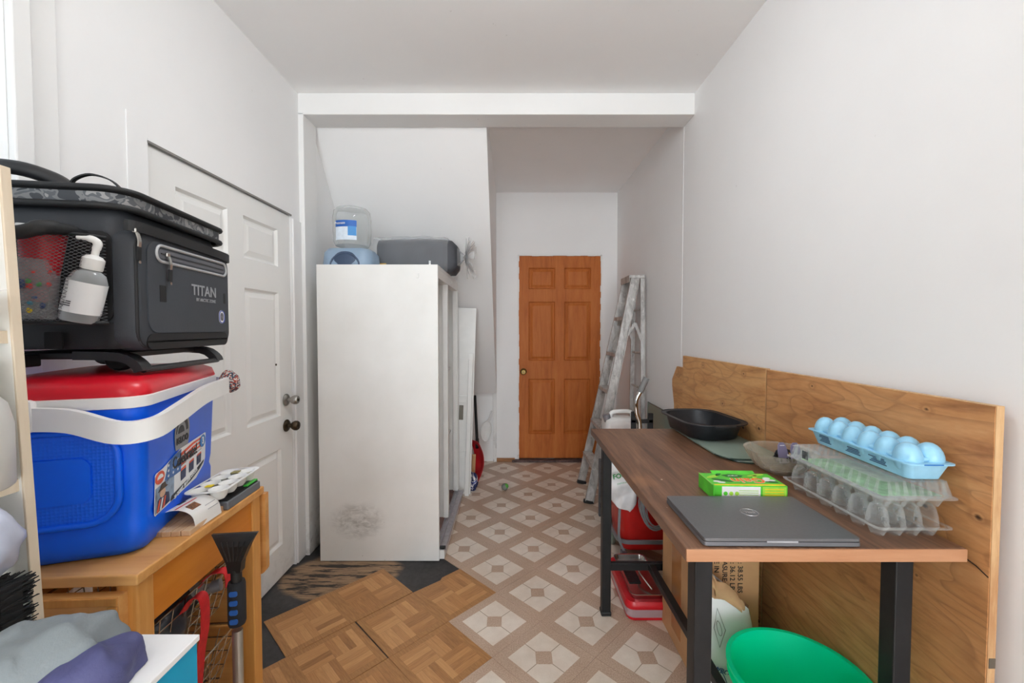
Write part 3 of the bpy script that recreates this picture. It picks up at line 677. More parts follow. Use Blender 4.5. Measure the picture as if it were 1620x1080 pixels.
B().tube(pts, .0012, 5, True).obj('diamond_print', m_gpr, sk)
B().tube([on_sack(.70 + .014 * math.cos(a), .66 + .055 * math.sin(a)) for a in [k * PI / 8 for k in range(16)]], .001, 5, True).obj('ring_print', m_gpr, sk)
B().tube([on_sack(.70 + .03 * math.cos(a), .24 + .14 * math.sin(a)) for a in [k * PI / 8 for k in range(16)]], .0015, 5, True).obj('badge_print', m_bpr, sk)
B().surf(lambda u, v: on_sack(.70 + .018 * v * math.cos(u * 2 * PI), .22 + .09 * v * math.sin(u * 2 * PI), .0035), 14, 2).obj('badge_photo', mat('badge_dark', (70, 64, 60), .7, var=.4, scale=40), sk)
p = on_sack(.70, .37, .004); text('arc_letters', 'COWBOY', .024, m_bpr, sk, p, (PI / 2, .35, -.05), bold=.0004)
p = on_sack(.675, .12, .006); text('small_letters', 'CHARCOAL', .012, m_prt, sk, p, (PI / 2, .35, -.05))

# ---- green bucket
bk = thing('bucket', 'bright green plastic bucket in front of the workbench legs', 'bucket', (.832, 1.182, 0))
m_bk = NT('green_plastic'); t = m_bk; t.base(t.ramp(t.noise(t.coord(), 6), [(.3, srgb(0, 250, 208)), (.7, srgb(4, 253, 214))])); t.set(Roughness=.38, Subsurface_Weight=0.0, Transmission_Weight=.0)
tl = t.n('ShaderNodeBsdfTranslucent'); tl.inputs[0].default_value = srgb(0, 250, 205); mx = t.n('ShaderNodeMixShader'); mx.inputs[0].default_value = .55
t.put(mx.inputs[1], t.b.outputs[0]); t.put(mx.inputs[2], tl.outputs[0]); t.t.links.new(mx.outputs[0], t.out.inputs[0]); m_bk = t.m
B().lathe([(0, 0), (.125, 0), (.132, .004), (.180, .362), (.19, .364), (.19, .372), (.177, .372), (.128, .010), (0, .008)], 48).obj('body', m_bk, bk, 50)
B().lathe([(.176, .335), (.187, .335), (.187, .341), (.176, .341)], 48).obj('rim_band', m_bk, bk, 50)

# ---- red storage container with a chrome kitchen scale tray on it
ct = thing('storage_container', 'low red-lidded container with a pale band on the floor under the workbench', 'container', (.645, 2.115, 0), (0, 0, .0))
m_red = mat('red_plastic', (196, 22, 36), .35, var=.06); m_trl = glassy('pink_translucent', (222, 190, 196), .45, .25)
B().loft([rr(.19, .37, .03, 0), rr(.2, .38, .034, .003), rr(.205, .385, .036, .016), rr(.2, .38, .036, .018)]).obj('red_base', m_red, ct, 40)
B().loft([rr(.205, .39, .036, .018), rr(.212, .396, .038, .06), rr(.206, .39, .036, .062)]).obj('clear_band', m_trl, ct, 40)
B().loft([rr(.216, .40, .04, .058), rr(.22, .404, .042, .062), rr(.22, .404, .042, .078), rr(.206, .39, .036, .092), rr(.17, .35, .03, .095)]).obj('red_lid', m_red, ct, 40)
sc = thing('chrome_tray', 'polished metal tray lying on the red-lidded container', 'tray', (.645, 2.11, .0955), (0, 0, .0))
m_pol = mat('polished_steel', (214, 212, 208), .22, 1.0, .1)
B().loft([rr(.15, .34, .02, 0), rr(.165, .355, .028, .022), rr(.172, .362, .03, .024), rr(.172, .362, .03, .026), rr(.16, .35, .026, .024), rr(.143, .333, .018, .006)]).obj('tray_body', m_pol, sc, 40)
B().b2((-.06, -.06, .007), (.0, .06, .010), .001).obj('black_sticker', mat('sticker_black', (36, 36, 38), .4, var=.3, scale=90), sc, None)
B().tube([(.03, -.13, .02), (.0, -.02, .045), (.04, .10, .026)], .004, 6, sub=8).obj('wire_guard', m_pol, sc)

# ---- mop bucket with wringer
mp = thing('mop_bucket', 'red wheeled mop bucket with a chrome wringer handle behind the workbench', 'mop bucket', (.765, 2.50, 0))
m_rd2 = mat('mop_red', (188, 26, 22), .38, var=.08); m_gry = mat('grey_plastic', (128, 130, 136), .45, var=.05); m_gwh = mat('caster_green_grey', (134, 152, 142), .45)
b = B(); b.loft([rr(.24, .26, .04, .10), rr(.26, .28, .05, .105), rr(.32, .33, .06, .46), rr(.335, .345, .064, .465), rr(.335, .345, .064, .48), rr(.31, .32, .058, .475), rr(.25, .27, .045, .12), rr(.22, .24, .03, .115)]); b.obj('tub', m_rd2, mp, 40)
B().band([(x, y, .16 + (.0 if y < .1 else .0)) for x, y in rrect(.315, .32, .06, 4)], (0, 0, 1), .022, .01, True).obj('bumper_frame', m_gry, mp, 40)
for sx in (-1, 1):
    B().band([(sx * .152, -.168, .47), (sx * .160, -.17, .30), (sx * .158, -.165, .18), (sx * .12, -.165, .095)], (0, 1, 0), .012, .012, sub=4).obj('frame_strut', m_gry, mp, 40)
    for sy in (-1, 1):
        k = B(); k.lathe([(.0, -.012), (.034, -.012), (.04, -.006), (.04, .006), (.034, .012), (0, .012)], 20, (sx * .125, sy * .135, .04), rot=Euler((0, PI / 2, 0)).to_matrix()); o = k.obj('caster_wheel', m_gwh, mp, 40)
        B().b2((sx * .125 - .018, sy * .135 - .014, .04), (sx * .125 + .018, sy * .135 + .014, .102), .004).obj('caster_fork', m_gry, o, None)
B().loft([rr(.22, .18, .02, .47), rr(.24, .2, .02, .70), rr(.25, .21, .02, .705), rr(.21, .17, .02, .70), rr(.19, .15, .02, .50)]).obj('wringer', m_rd2, mp, 40, loc=(.02, .05, 0))
B().b2((-.065, -.06, .50), (-.035, -.045, .885), .004).b2((.035, -.06, .50), (.065, -.045, .875), .004).b2((-.065, -.06, .815), (.065, -.045, .84), .004).obj('handle_bracket', m_bp, mp, None)
H0 = [(-.03, -.066, .60), (-.018, -.066, .80), (-.038, -.066, .88), (-.040, -.066, .95), (-.018, -.066, 1.0), (.0, -.066, 1.03)]
hb = B().tube(H0, .0135, 14, sub=8).obj('handle_bar', mat('chrome', (214, 212, 208), .08, 1.0, .04), mp)
B().cyl((-.018, -.066, 1.0), (.020, -.066, 1.085), .0175, .0175, 18).obj('grip', mat('grey_rubber', (116, 116, 116), .6, var=.1), hb)
bg_ = thing('plastic_bag', 'white plastic shopping bag with green lettering hanging over the mop bucket', 'bag', (.612, 2.285, .38))
def bag(u, v):
    a = 2 * PI * u; rx = .078 * (.55 + .6 * math.sin(min(1, v * 1.15) * PI) ** .5); ry = .03 * (.5 + .7 * math.sin(v * PI))
    x = rx * math.cos(a); y = ry * math.sin(a); z = v * .38
    q = sheet_noise((x * 2, y * 2, z), 14, .016); return Vector((x + q, y + q, z + .04 * (v - .5) * math.cos(a)))
m_bag = mat('white_film', (232, 232, 234), .3, var=.05, scale=10, bump=.5, bscale=30)
B().surf(bag, 36, 22).obj('film', m_bag, bg_, 60)
m_gl2 = mat('print_green', (28, 140, 66), .5)
text('green_letters', 'FOODS', .036, m_gl2, bg_, (-.012, -.062, .205), (PI / 2, -.2, 0), bold=.001)
text('small_green_letters', 'community', .016, m_gl2, bg_, (-.012, -.062, .165), (PI / 2, -.2, 0))
cl = thing('cable_coil', 'hanging coil of grey electrical cable under the workbench top', 'cable', (.768, 2.225, .30)); m_cab = mat('grey_cable', (128, 128, 130), .5)
for k in range(7):
    rx = .075 + .012 * math.sin(k * 2.1); rz = .145 + .015 * math.cos(k * 1.7)
    B().tube([(rx * math.cos(a) + .006 * k - .01, .008 * k - .03 + .012 * math.sin(a * 2 + k), .16 + rz * math.sin(a) - .006 * k) for a in [q * PI / 14 for q in range(28)]], .0038, 6, True).obj('cable_loop', m_cab, cl)

# ---- jerrycan on a crate
cr = thing('plastic_crate', 'grey slatted plastic crate under the white jerrycan', 'crate', (.80, 2.90, 0))
m_crt = mat('crate_grey', (92, 94, 98), .5)
for x in (-.15, .15):
    for y in (-.13, .13): B().b2((x - .015, y - .015, 0), (x + .015, y + .015, .42), .003).obj('corner_post', m_crt, cr, None)
for k in range(5):
    z = .02 + k * .085
    for s in (-1, 1):
        B().b2((-.15, s * .132 - .006, z), (.15, s * .132 + .006, z + .05), .002).obj('slat', m_crt, cr, None); B().b2((s * .152 - .006, -.13, z), (s * .152 + .006, .13, z + .05), .002).obj('slat', m_crt, cr, None)
B().b2((-.15, -.13, .405), (.15, .13, .42), .002).obj('deck', m_crt, cr, None)
jc = thing('jerrycan', 'white plastic jerrycan with a grey cap behind the workbench', 'jerrycan', (.735, 2.86, .42))
m_jug = mat('white_hdpe', (232, 233, 232), .42, var=.03)
B().loft([rr(.20, .16, .03, 0), rr(.21, .17, .034, .006), rr(.21, .17, .034, .30), rr(.195, .155, .034, .335), rr(.16, .12, .03, .345)]).obj('body', m_jug, jc, 40)
B().tube([(-.055, 0, .335), (-.05, 0, .375), (.03, 0, .385), (.085, 0, .375), (.09, 0, .33)], .014, 10, sub=6).obj('handle', m_jug, jc)
o = B().cyl((-.083, -.03, .325), (-.096, -.03, .368), .025, .025, 16).obj('cap', m_gry, jc)
for k in range(2): B().cyl((-.088 - k * .004, -.03, .342 + k * .013), (-.0895 - k * .004, -.03, .346 + k * .013), .0262, n=16).obj('cap_ridge', m_gry, o)

# ---- step ladder leaning folded against the right wall
def ladder_mat():
    t = NT('worn_aluminium'); co = t.coord(); n = t.noise(t.mapping(co, (6, 6, 2)), 4, 6, .7, .5); sp = t.noise(co, 24, 5, .7)
    c = t.ramp(n, [(.35, srgb(150, 146, 142)), (.6, srgb(205, 203, 200))]); c = t.mix(t.ramp(sp, [(.6, (0, 0, 0, 1)), (.68, (.8, .8, .8, 1))]), c, srgb(224, 222, 216))
    c = t.mix(t.ramp(t.noise(co, 15, 4, .7), [(.66, (0, 0, 0, 1)), (.73, (.6, .6, .6, 1))]), c, srgb(120, 100, 84))
    t.base(c); t.set(Roughness=.5, Metallic=.35); return t.m
m_al = ladder_mat()
ld = thing('step_ladder', 'paint-splattered aluminium step ladder leaning folded on the right wall', 'ladder', (0, 0, 0))
def chan(p, q, w, th, side, name, parent, flange=.02):
    """C-channel rail from p to q; web width w along X, flanges point to +-Y"""
    p, q = Vector(p), Vector(q); d = (q - p).normalized(); yv = Vector((0, 1, 0)); n_ = d.cross(yv).normalized(); yv = n_.cross(d) * -1
    prof = [(-w / 2, 0), (w / 2, 0), (w / 2, flange), (w / 2 - th, flange), (w / 2 - th, th), (-w / 2 + th, th), (-w / 2 + th, flange), (-w / 2, flange)]
    return B().loft([[c + n_ * a + yv * (b_ * side) for a, b_ in prof] for c in (p, q)]).obj(name, m_al, parent, None)
FN, FF = (.60, 3.24, .0), (.615, 3.68, .0); TN, TF = (.985, 3.36, 1.78), (.985, 3.60, 1.78)
def lerp(a, b_, t): return tuple(x + (y - x) * t for x, y in zip(a, b_))
for (a, b_, s) in ((FN, TN, 1), (FF, TF, -1)):
    rl = chan(lerp(a, b_, .012), b_, .068, .004, s, 'front_rail', ld)
    B().box((a[0] + .002, a[1] + s * .01, .013), (.08, .03, .026), (0, .22, 0), .004).obj('rubber_shoe', m_bp, rl, None)
for k in range(5):
    t_ = .165 + k * .165; p = lerp(FN, TN, t_); q = lerp(FF, TF, t_)
    st = B().b2((p[0] - .035, p[1] + .004, p[2] - .004), (p[0] + .042, q[1] - .004, p[2]), .0).b2((p[0] - .037, p[1] + .004, p[2] - .028), (p[0] - .033, q[1] - .004, p[2])).b2((p[0] + .038, p[1] + .004, p[2] - .02), (p[0] + .042, q[1] - .004, p[2])).obj('step', m_al, ld, None)
    for s, c in ((1, p), (-1, q)): B().band([(c[0] + .0, c[1] + s * .006, c[2] - .07), (c[0] + .0, c[1] + s * .07, c[2] - .004)], (1, 0, 0), .03, .003).obj('step_brace', m_al, st, None)
B().b2((.935, 3.35, 1.775), (1.06, 3.61, 1.80), .003).b2((.935, 3.35, 1.745), (.94, 3.61, 1.79)).obj('top_cap', m_al, ld, None)
RN, RF = (1.045, 3.30, 0), (1.045, 3.66, 0); UN, UF = (1.045, 3.37, 1.775), (1.045, 3.59, 1.775)
for a, b_, s in ((RN, UN, 1), (RF, UF, -1)):
    rl = chan(a, b_, .036, .003, s, 'rear_rail', ld, .016)
    B().box((a[0], a[1], .01), (.045, .03, .02), None, .004).obj('rubber_shoe', m_bp, rl, None)
for t_ in (.22, .50, .66, .86):
    p = lerp(RN, UN, t_); q = lerp(RF, UF, t_); B().cyl((p[0], p[1], p[2]), (q[0], q[1], q[2]), .008, n=10).obj('rear_bar', m_al, ld)
for t_, (a, c) in enumerate(((FN, RN), (FF, RF))):
    A, Cc = (TN, UN) if t_ == 0 else (TF, UF); p = lerp(a, A, .70); q = lerp(c, Cc, .71); mid = ((p[0] + q[0]) / 2 + .02, (p[1] + q[1]) / 2 - .01, p[2] + .17)
    B().band([p, mid], (1, 0, .3), .022, .003).band([mid, q], (1, 0, -.3), .022, .003).obj('spreader', m_al, ld, None)

# ================================================================ LEFT SIDE: kitchen cart, coolers, shelf
m_pine = wood('honey_pine', (206, 146, 78), (180, 118, 54), (220, 166, 100), axis='y', scale=1.0, rough=.42, bump=.04)
m_pinex = wood('honey_pine_across', (208, 150, 84), (184, 124, 62), (222, 168, 104), axis='x', scale=1.0, rough=.42, bump=.04)
m_pinez = wood('honey_pine_upright', (206, 144, 72), (182, 120, 54), (220, 162, 92), axis='z', scale=1.0, rough=.42, bump=.04)
m_apr = wood('orange_pine_apron', (200, 120, 34), (184, 104, 24), (208, 130, 44), axis='y', scale=.8, rough=.4, bump=.03)
CZ = .90; ch = .228; cw = .23
ca = thing('kitchen_cart', 'honey pine kitchen cart with hanging drop leaves and wire baskets', 'cart', (-.9595, 1.0004, 0), (0, 0, .057))
B().b2((-cw, -ch, CZ - .022), (cw, ch, CZ), .003).obj('cart_top', m_pinex, ca, None)
for sx in (-1, 1):
    for sy in (-1, 1):
        x, y = sx * (cw - .028), sy * (ch - .03); B().b2((x - .02, y - .02, 0), (x + .02, y + .02, CZ - .022), .003).obj('leg', m_pinez, ca, None)
B().b2((cw - .03, -ch + .05, CZ - .125), (cw - .012, ch - .05, CZ - .022), .001).obj('apron', m_apr, ca, None)
B().b2((-cw + .012, -ch + .05, CZ - .125), (-cw + .03, ch - .05, CZ - .022), .001).obj('apron', m_apr, ca, None)
# far end: framed panel
fp = B().b2((-cw + .045, ch - .04, .12), (cw - .045, ch - .03, CZ - .03), .0).obj('end_panel', m_pinex, ca, None)
for z in (.12, .44, .62, .80): B().b2((-cw + .045, ch - .052, z), (cw - .045, ch - .026, z + .035), .002).obj('end_rail', m_pinex, fp, None)
for z in (.15, .47, .68): B().b2((-cw + .016, -ch + .05, z), (-cw + .028, ch - .05, z + .16), .001).obj('back_slat', m_pine, ca, None)
for sy, nm, ln in ((1, 'drop_leaf', .245), (-1, 'drop_leaf', .26)):
    y = sy * (ch + .012); z1 = CZ - .026
    if sy < 0: y = -ch + .0; z1 = CZ - .036
    pr = [(-cw, z1), (cw if sy > 0 else cw - .026, z1)]; xr = pr[1][0]
    pr = [(-cw, z1), (xr, z1), (xr, z1 - ln + .02)] + [(xr - .02 + .02 * math.cos(a), z1 - ln + .02 - .02 * math.sin(a)) for a in (PI / 8, PI / 4, 3 * PI / 8)] + [(xr - .02, z1 - ln), (-cw + .02, z1 - ln), (-cw, z1 - ln + .02)]
    lf = B().prism(pr, .02, 'xz', y - .01).obj(nm, m_pinex, ca, None)
    if sy < 0:
        for (a, c_) in (((-cw + .002, z1 - .016), (xr - .002, z1 - .001)), ((xr - .02, z1 - ln + .03), (xr - .002, z1 - .018))): B().b2((a[0], y - .0125, a[1]), (c_[0], y - .0095, c_[1]), .001).obj('edge_lipping', m_pinez, lf, None)
m_wire = mat('chrome_wire', (176, 172, 164), .25, 1.0, .05)
def basket(z1, z0, xoff, lab):
    r = thing('wire_basket', lab, 'basket', (-.9595, 1.0004, 0), (0, 0, .057), 'wire baskets in the kitchen cart')
    x0, x1, y0, y1 = -.155 + xoff, .185 + xoff, -.155, .155; i = .03
    def rim(z, q): return [(x0 + q, y0 + q, z), (x1 - q, y0 + q, z), (x1 - q, y1 - q, z), (x0 + q, y1 - q, z)]
    B().tube(rim(z1, 0), .003, 6, True).obj('rim_wire', m_wire, r); B().tube(rim(z0, i), .0025, 6, True).obj('base_wire', m_wire, r)
    for k in range(1, 4): q = i * k / 4; B().tube(rim(z1 + (z0 - z1) * k / 4, q), .0015, 5, True).obj('side_wire', m_wire, r)
    for k in range(9):
        t_ = k / 8; xa = x0 + (x1 - x0) * t_; xb = x0 + i + (x1 - x0 - 2 * i) * t_; ya = y0 + (y1 - y0) * t_; yb = y0 + i + (y1 - y0 - 2 * i) * t_
        B().tube([(xa, y0, z1), (xb, y0 + i, z0), (xb, y1 - i, z0), (xa, y1, z1)], .0015, 5).obj('cross_wire', m_wire, r)
        B().tube([(x0, ya, z1), (x0 + i, yb, z0), (x1 - i, yb, z0), (x1, ya, z1)], .0015, 5).obj('cross_wire', m_wire, r)
    for sy in (y0, y1): B().b2((x0, sy - .008, z1 - .008), (x1, sy + .008, z1 - .0035)).obj('runner', m_pine, r, None)
    return r
basket(.735, .60, .0, 'upper wire basket in the kitchen cart with bagged clutter')
basket(.535, .40, .0, 'middle wire basket of the kitchen cart below the red strap')
basket(.345, .21, .0, 'lowest wire basket in the kitchen cart')
def lump(name, label, cat, c, r, sc, m, amp=.3, f=6, rot=(0, 0, 0), seed=0, n=28):
    b = B(); vs = bmesh.ops.create_uvsphere(b.bm, u_segments=n, v_segments=n * 2 // 3, radius=r)['verts']
    for v_ in vs:
        q = mnoise.noise(v_.co * f / r * .25 + Vector((seed, 0, 0))) + .5 * mnoise.noise(v_.co * f / r * .6 + Vector((0, seed, 0)))
        v_.co *= 1 + amp * q
        v_.co.x *= sc[0]; v_.co.y *= sc[1]; v_.co.z *= sc[2]
    return b.obj(name, m, None, 60, c, rot, label=label, cat=cat)
m_dbag = mat('dark_film', (58, 60, 66), .32, var=.25, scale=14, bump=.6, bscale=40)
lump('dark_plastic_bag', 'crumpled dark grey plastic bag in the upper cart basket', 'bag', (-.86, .965, .675), .085, (1.05, 1.15, .72), m_dbag, .35, seed=3)
cyl_ = thing('water_bottle', 'clear bottle lying in the upper cart basket by the red strap', 'bottle', (-.93, 1.02, .66), (0, 1.35, .35))
B().lathe([(0, 0), (.03, 0), (.034, .005), (.034, .11), (.02, .14), (.013, .145), (.013, .165), (0, .165)], 20).obj('body', glassy('bottle_pet', (226, 228, 230), .3, .1), cyl_); B().cyl((0, 0, .160), (0, 0, .18), .015, n=14).obj('cap', m_gry, cyl_)
st = thing('red_strap', 'red webbing strap looped over the cart basket edge', 'strap', (-.748, 1.0, .60))
m_strap = mat('red_webbing', (206, 36, 40), .6, var=.08, scale=60, bump=.3, bscale=300)
B().band([(-.03, -.03, .10), (-.012, -.02, .13), (.008, -.015, .125), (.014, -.02, .06), (.010, -.03, .0), (.006, -.04, -.10), (.008, -.05, -.16)], (0, 1, 0), .028, .002, sub=6).obj('webbing', m_strap, st)
B().band([(-.04, .03, .12), (-.02, .05, .145), (.004, .07, .14), (.006, .075, .10)], (0, 1, 0), .022, .002, sub=6).obj('loop_end', m_strap, st)
gt = thing('flashlight', 'small dark torch lying in the middle cart basket', 'torch', (-.92, 1.02, .43), (0, 1.3, .5))
B().lathe([(0, 0), (.014, 0), (.014, .09), (.024, .11), (.024, .13), (0, .13)], 16).obj('barrel', m_bp, gt); B().lathe([(.0, .131), (.02, .131), (.022, .1305)], 16).obj('lens', m_chr, gt)
for k, (x, y, z, rz) in enumerate(((-.815, .885, .64, .3), (-.80, .91, .63, .1))):
    bt = thing('battery', ('black and gold battery nearest the cart leg in the upper basket', 'second black and gold battery beside the other in the upper basket')[k], 'battery', (x, y, z), (0, 1.4, rz), 'batteries in the cart basket')
    B().lathe([(0, 0), (.008, 0), (.008, .036), (0, .036)], 14).obj('case', m_bp, bt); B().lathe([(0, .036), (.0082, .0355), (.0082, .048), (.003, .049), (.003, .051), (0, .051)], 14).obj('terminal', mat('brass_cap', (190, 160, 90), .3, 1.0), bt)

# ---- ice scraper
sp = thing('ice_scraper', 'black-headed ice scraper with blue foam grip propped on the kitchen cart', 'scraper', (-.667, .995, -.0), (0, 0, .12))
bz = .70
B().cyl((0, 0, 0), (0, 0, .64), .0115, .0115, 14).obj('pole', mat('brushed_alu', (186, 186, 184), .3, .9, .05), sp)
gr = B().lathe([(.010, .655), (.0175, .655), (.0195, .662), (.0195, .752), (.0175, .76), (.010, .76)], 20).obj('foam_grip', mat('black_foam', (30, 30, 34), .85, bump=.3, bscale=300), sp)
for k in range(4): B().prism([(a, b_) for a, b_ in rrect(.018, .012, .004, 3, .002, .672 + k * .0225)], .003, 'xz', -.0212).obj('blue_inlay', mat('blue_foam_inlay', (28, 84, 160), .7), gr, 30)
B().cyl((0, 0, .755), (0, 0, .79), .012, .012, 14).obj('neck', m_bp, sp)
m_scr = mat('black_gloss_plastic', (22, 22, 24), .28)
hd = B().loft([[Vector((x * w_, y * d_, z)) for x, y in ((-1, -1), (1, -1), (1, 1), (-1, 1))] for z, w_, d_ in ((.785, .014, .011), (.81, .017, .012), (.85, .034, .012), (.872, .047, .007), (.878, .052, .004))]).obj('blade_head', m_scr, sp, None)
for k in range(5): B().tube([((k - 2) * .006, -.0125, .815), ((k - 2) * .013, -.012, .862)], .0012, 5).obj('rib', m_scr, hd)

# ---- blue picnic cooler with red lid
co_ = thing('picnic_cooler', 'blue picnic cooler with red lid and white swing handle on the kitchen cart', 'cooler', (-.973, 1.013, CZ), (0, 0, .33))
m_blu = mat('cooler_blue', (0, 100, 240), .36, var=.05, scale=5, spec=.45); m_rdl = mat('cooler_red', (206, 18, 38), .33, var=.04); m_cwh = mat('cooler_white', (232, 232, 230), .4, var=.02)
body = B(); prof = [(.125, .195, .0), (.135, .205, .004), (.142, .214, .02), (.143, .216, .06), (.140, .212, .075), (.144, .214, .10), (.150, .222, .26), (.152, .224, .312)]
body.loft([rr(2 * a, 2 * c, .034, z) for a, c, z in prof]); bo = body.obj('body', m_blu, co_, 40)
B().loft([rr(.304, .448, .036, .308), rr(.316, .460, .04, .310), rr(.318, .462, .04, .331), rr(.306, .450, .036, .334)]).obj('white_rim', m_cwh, co_, 40)
lid = B().loft([rr(.31, .454, .04, .332), rr(.314, .458, .042, .336), rr(.302, .448, .042, .356), rr(.262, .410, .045, .368), rr(.20, .345, .04, .372), rr(.06, .18, .02, .373)]).obj('lid', m_rdl, co_, 50)
# near end: textured grip recess with a smooth inner plate
m_knurl = NT('cooler_blue_knurled'); t = m_knurl; c0 = t.coord(); t.base(t.mix(t.noise(c0, 5), srgb(0, 94, 230), srgb(0, 104, 244))); t.set(Roughness=.4)
vo = t.n('ShaderNodeTexVoronoi', feature='F1'); t.put(vo.inputs['Vector'], t.mapping(c0, (150, 1, 150))); vo.inputs['Scale'].default_value = 1.0; vo.inputs['Randomness'].default_value = .15; t.bump(vo.outputs['Distance'], .9, .002); m_knurl = t.m
def yz_plate(w, z0, z1, r, y, th, tilt=.0): return B().prism([(a, b_) for a, b_ in rrect(w, z1 - z0, r, 6, 0, (z0 + z1) / 2)], th, 'xz', y)
rec = yz_plate(.215, .085, .262, .05, -.2235, .012).obj('grip_recess', m_knurl, bo, 40)
B().tube([(a, -.2235, b_) for a, b_ in rrect(.222, .186, .053, 6, 0, .173)], .0065, 8, True).obj('recess_border', m_blu, bo, 60)
yz_plate(.135, .125, .215, .02, -.2265, .006).obj('smooth_plate', m_blu, bo, 30)
# swing handle
hz = .287; hp = [(-.02, -.236, hz + .012), (.05, -.245, hz + .006), (.125, -.252, hz - .020), (.172, -.225, hz - .020), (.186, -.15, hz - .006), (.188, .0, hz + .012), (.186, .15, hz + .014), (.176, .225, hz + .012), (.13, .262, hz + .012), (.05, .252, hz + .022), (-.02, .24, hz + .026)]
hn = B().band(hp, (0, 0, 1), .044, .013, sub=6).obj('swing_handle', m_cwh, co_, 50)
for s in (-1, 1): B().box((-.035, s * .238, hz + .018), (.06, .02, .062), None, .008).obj('pivot_block', m_cwh, hn, 40)
# printed front (+X side of the cooler, y along the face)
FXX = .1535
def fy(y): return -.165 + (y + .105) * 1.27
def face_pt(y, z): return (.144 + (z - .10) / .16 * .006 + .0012, y, z)
def face_poly(pts, m, name, parent, off=0.0, h=.0005):
    lo = [Vector(face_pt(y, z)) + Vector((off, 0, 0)) for y, z in pts]; return B().loft([lo, [p + Vector((h, 0, 0)) for p in lo]]).obj(name, m, parent, None)
m_sil = mat('badge_silver', (136, 138, 142), .35, .5); m_dk = mat('badge_dark_ink', (32, 34, 40), .5)
LC = -.025   # badge centre along the face
bd_ = face_poly([(LC + .044 * math.cos(a) * (1.0 if math.sin(a) > 0 else 1.0), .214 + (.050 * math.sin(a) if math.sin(a) > 0 else max(-.040, .07 * math.sin(a)))) for a in [k * PI / 16 for k in range(32)]], m_sil, 'logo_badge', bo)
face_poly([(LC + .034 * math.cos(a), .214 + .040 * math.sin(a)) for a in [k * PI / 16 for k in range(17)]], m_dk, 'logo_arch', bd_, .0006)
face_poly([(LC - .008 + .026 * math.cos(a), .214 + .029 * math.sin(a)) for a in [k * PI / 16 for k in range(17)]], m_sil, 'logo_arch_inner', bd_, .0012)
face_poly([(LC - .010 + .017 * math.cos(a), .214 + .018 * math.sin(a)) for a in [k * PI / 16 for k in range(17)]], m_dk, 'logo_arch_core', bd_, .0018)
TXR = (PI / 2, 0, PI / 2)
text('logo_letters', 'IGLOO', .022, m_dk, bd_, (face_pt(LC, .203)[0] + .001, LC, .195), TXR, bold=.0009)
m_lblw = mat('label_white', (230, 231, 232), .4, var=.02); m_lbln = mat('label_navy', (28, 44, 84), .45, var=.15, scale=40); m_lblr = mat('label_orange_red', (226, 84, 44), .45, var=.1, scale=30); m_lblb = mat('label_blue', (58, 106, 170), .45, var=.25, scale=25)
def fpoly(pts, *a, **k): return face_poly([(fy(y), z) for y, z in pts], *a, **k)
Y0, Y1, Z0, Z1 = -.105, .130, .058, .170
lbl = fpoly([(Y0, Z0 + .004), (Y0 + .003, Z0), (Y1 - .05, Z0 + .008), (Y1 - .01, Z0 + .028), (Y1, Z0 + .045), (Y1, Z1 + .004), (Y1 - .004, Z1 + .006), (.0, Z1 + .004), (Y0 + .03, Z1 - .016), (Y0 + .005, Z1 - .018), (Y0, Z1 - .022)], m_lblw, 'sticker', bo, .0003)
fpoly([(Y0 + .035, .118), (.0, .118), (.0, Z1 + .002), (-.03, Z1 - .002), (-.055, Z1 - .012)], m_lblb, 'star_field', lbl, .0009)
for k in range(9): y = -.055 + (k % 3) * .02; z = .128 + (k // 3) * .012; fpoly([(y + (.004 if q % 2 else .0016) * math.sin(q * PI / 5), z + (.004 if q % 2 else .0016) * math.cos(q * PI / 5)) for q in range(10)], m_lblw, 'printed_star', lbl, .0015)
for k in range(3): fpoly([(.0, .128 + k * .013), (.06, .142 + k * .011), (.112, .146 + k * .010), (.112, .150 + k * .010), (.06, .148 + k * .011), (.0, .136 + k * .013)], m_lblr, 'printed_stripe', lbl, .0009)
fpoly([(Y0 + .002, .062), (-.03, .066), (-.03, .118), (Y0 + .04, .122), (Y0 + .002, .118)], mat('label_sky', (150, 172, 196), .5, var=.3, scale=20), 'photo_patch', lbl, .0009)
fpoly([(Y0 + .008, .062), (-.048, .066), (-.052, .09), (-.07, .098), (Y0 + .01, .088)], m_lbln, 'printed_jacket', lbl, .0015)
for k in range(3): fpoly([(Y0 + .006 + k * .011, .064), (Y0 + .012 + k * .011, .064), (Y0 + .020 + k * .010, .088), (Y0 + .015 + k * .010, .088)], m_lblr if k % 2 == 0 else m_lblw, 'printed_sash', lbl, .0021)
fpoly([(-.078 + .011 * math.cos(a), .100 + .010 * math.sin(a)) for a in [k * PI / 8 for k in range(16)]], mat('print_skin', (206, 168, 140), .5), 'printed_face', lbl, .0021)
fpoly([(-.098, .107), (-.058, .109), (-.066, .113), (-.070, .122), (-.084, .122), (-.088, .113)], mat('print_hat', (72, 50, 38), .5), 'printed_hat', lbl, .0027)
lg_ = fpoly([(-.088 + .017 * math.cos(a), .138 + .014 * math.sin(a)) for a in [k * PI / 10 for k in range(20)]], m_lblr, 'small_logo', lbl, .0015)
fpoly([(-.088 + .011 * math.cos(a), .136 + .010 * math.sin(a)) for a in [k * PI / 10 for k in range(11)]], m_lblw, 'small_logo_arch', lbl, .0021)
text('celebrate_letters', 'Celebrate!', .038, m_dk, lbl, (face_pt(.022, .15)[0] + .0022, fy(.020), .147), TXR, bold=.0008, sx=.92)
fpoly([(.108 + .015 * math.cos(a), .158 + .017 * math.sin(a)) for a in [k * PI / 10 for k in range(20)]], mat('label_cyan', (40, 120, 190), .4), 'number_disc', lbl, .0027)
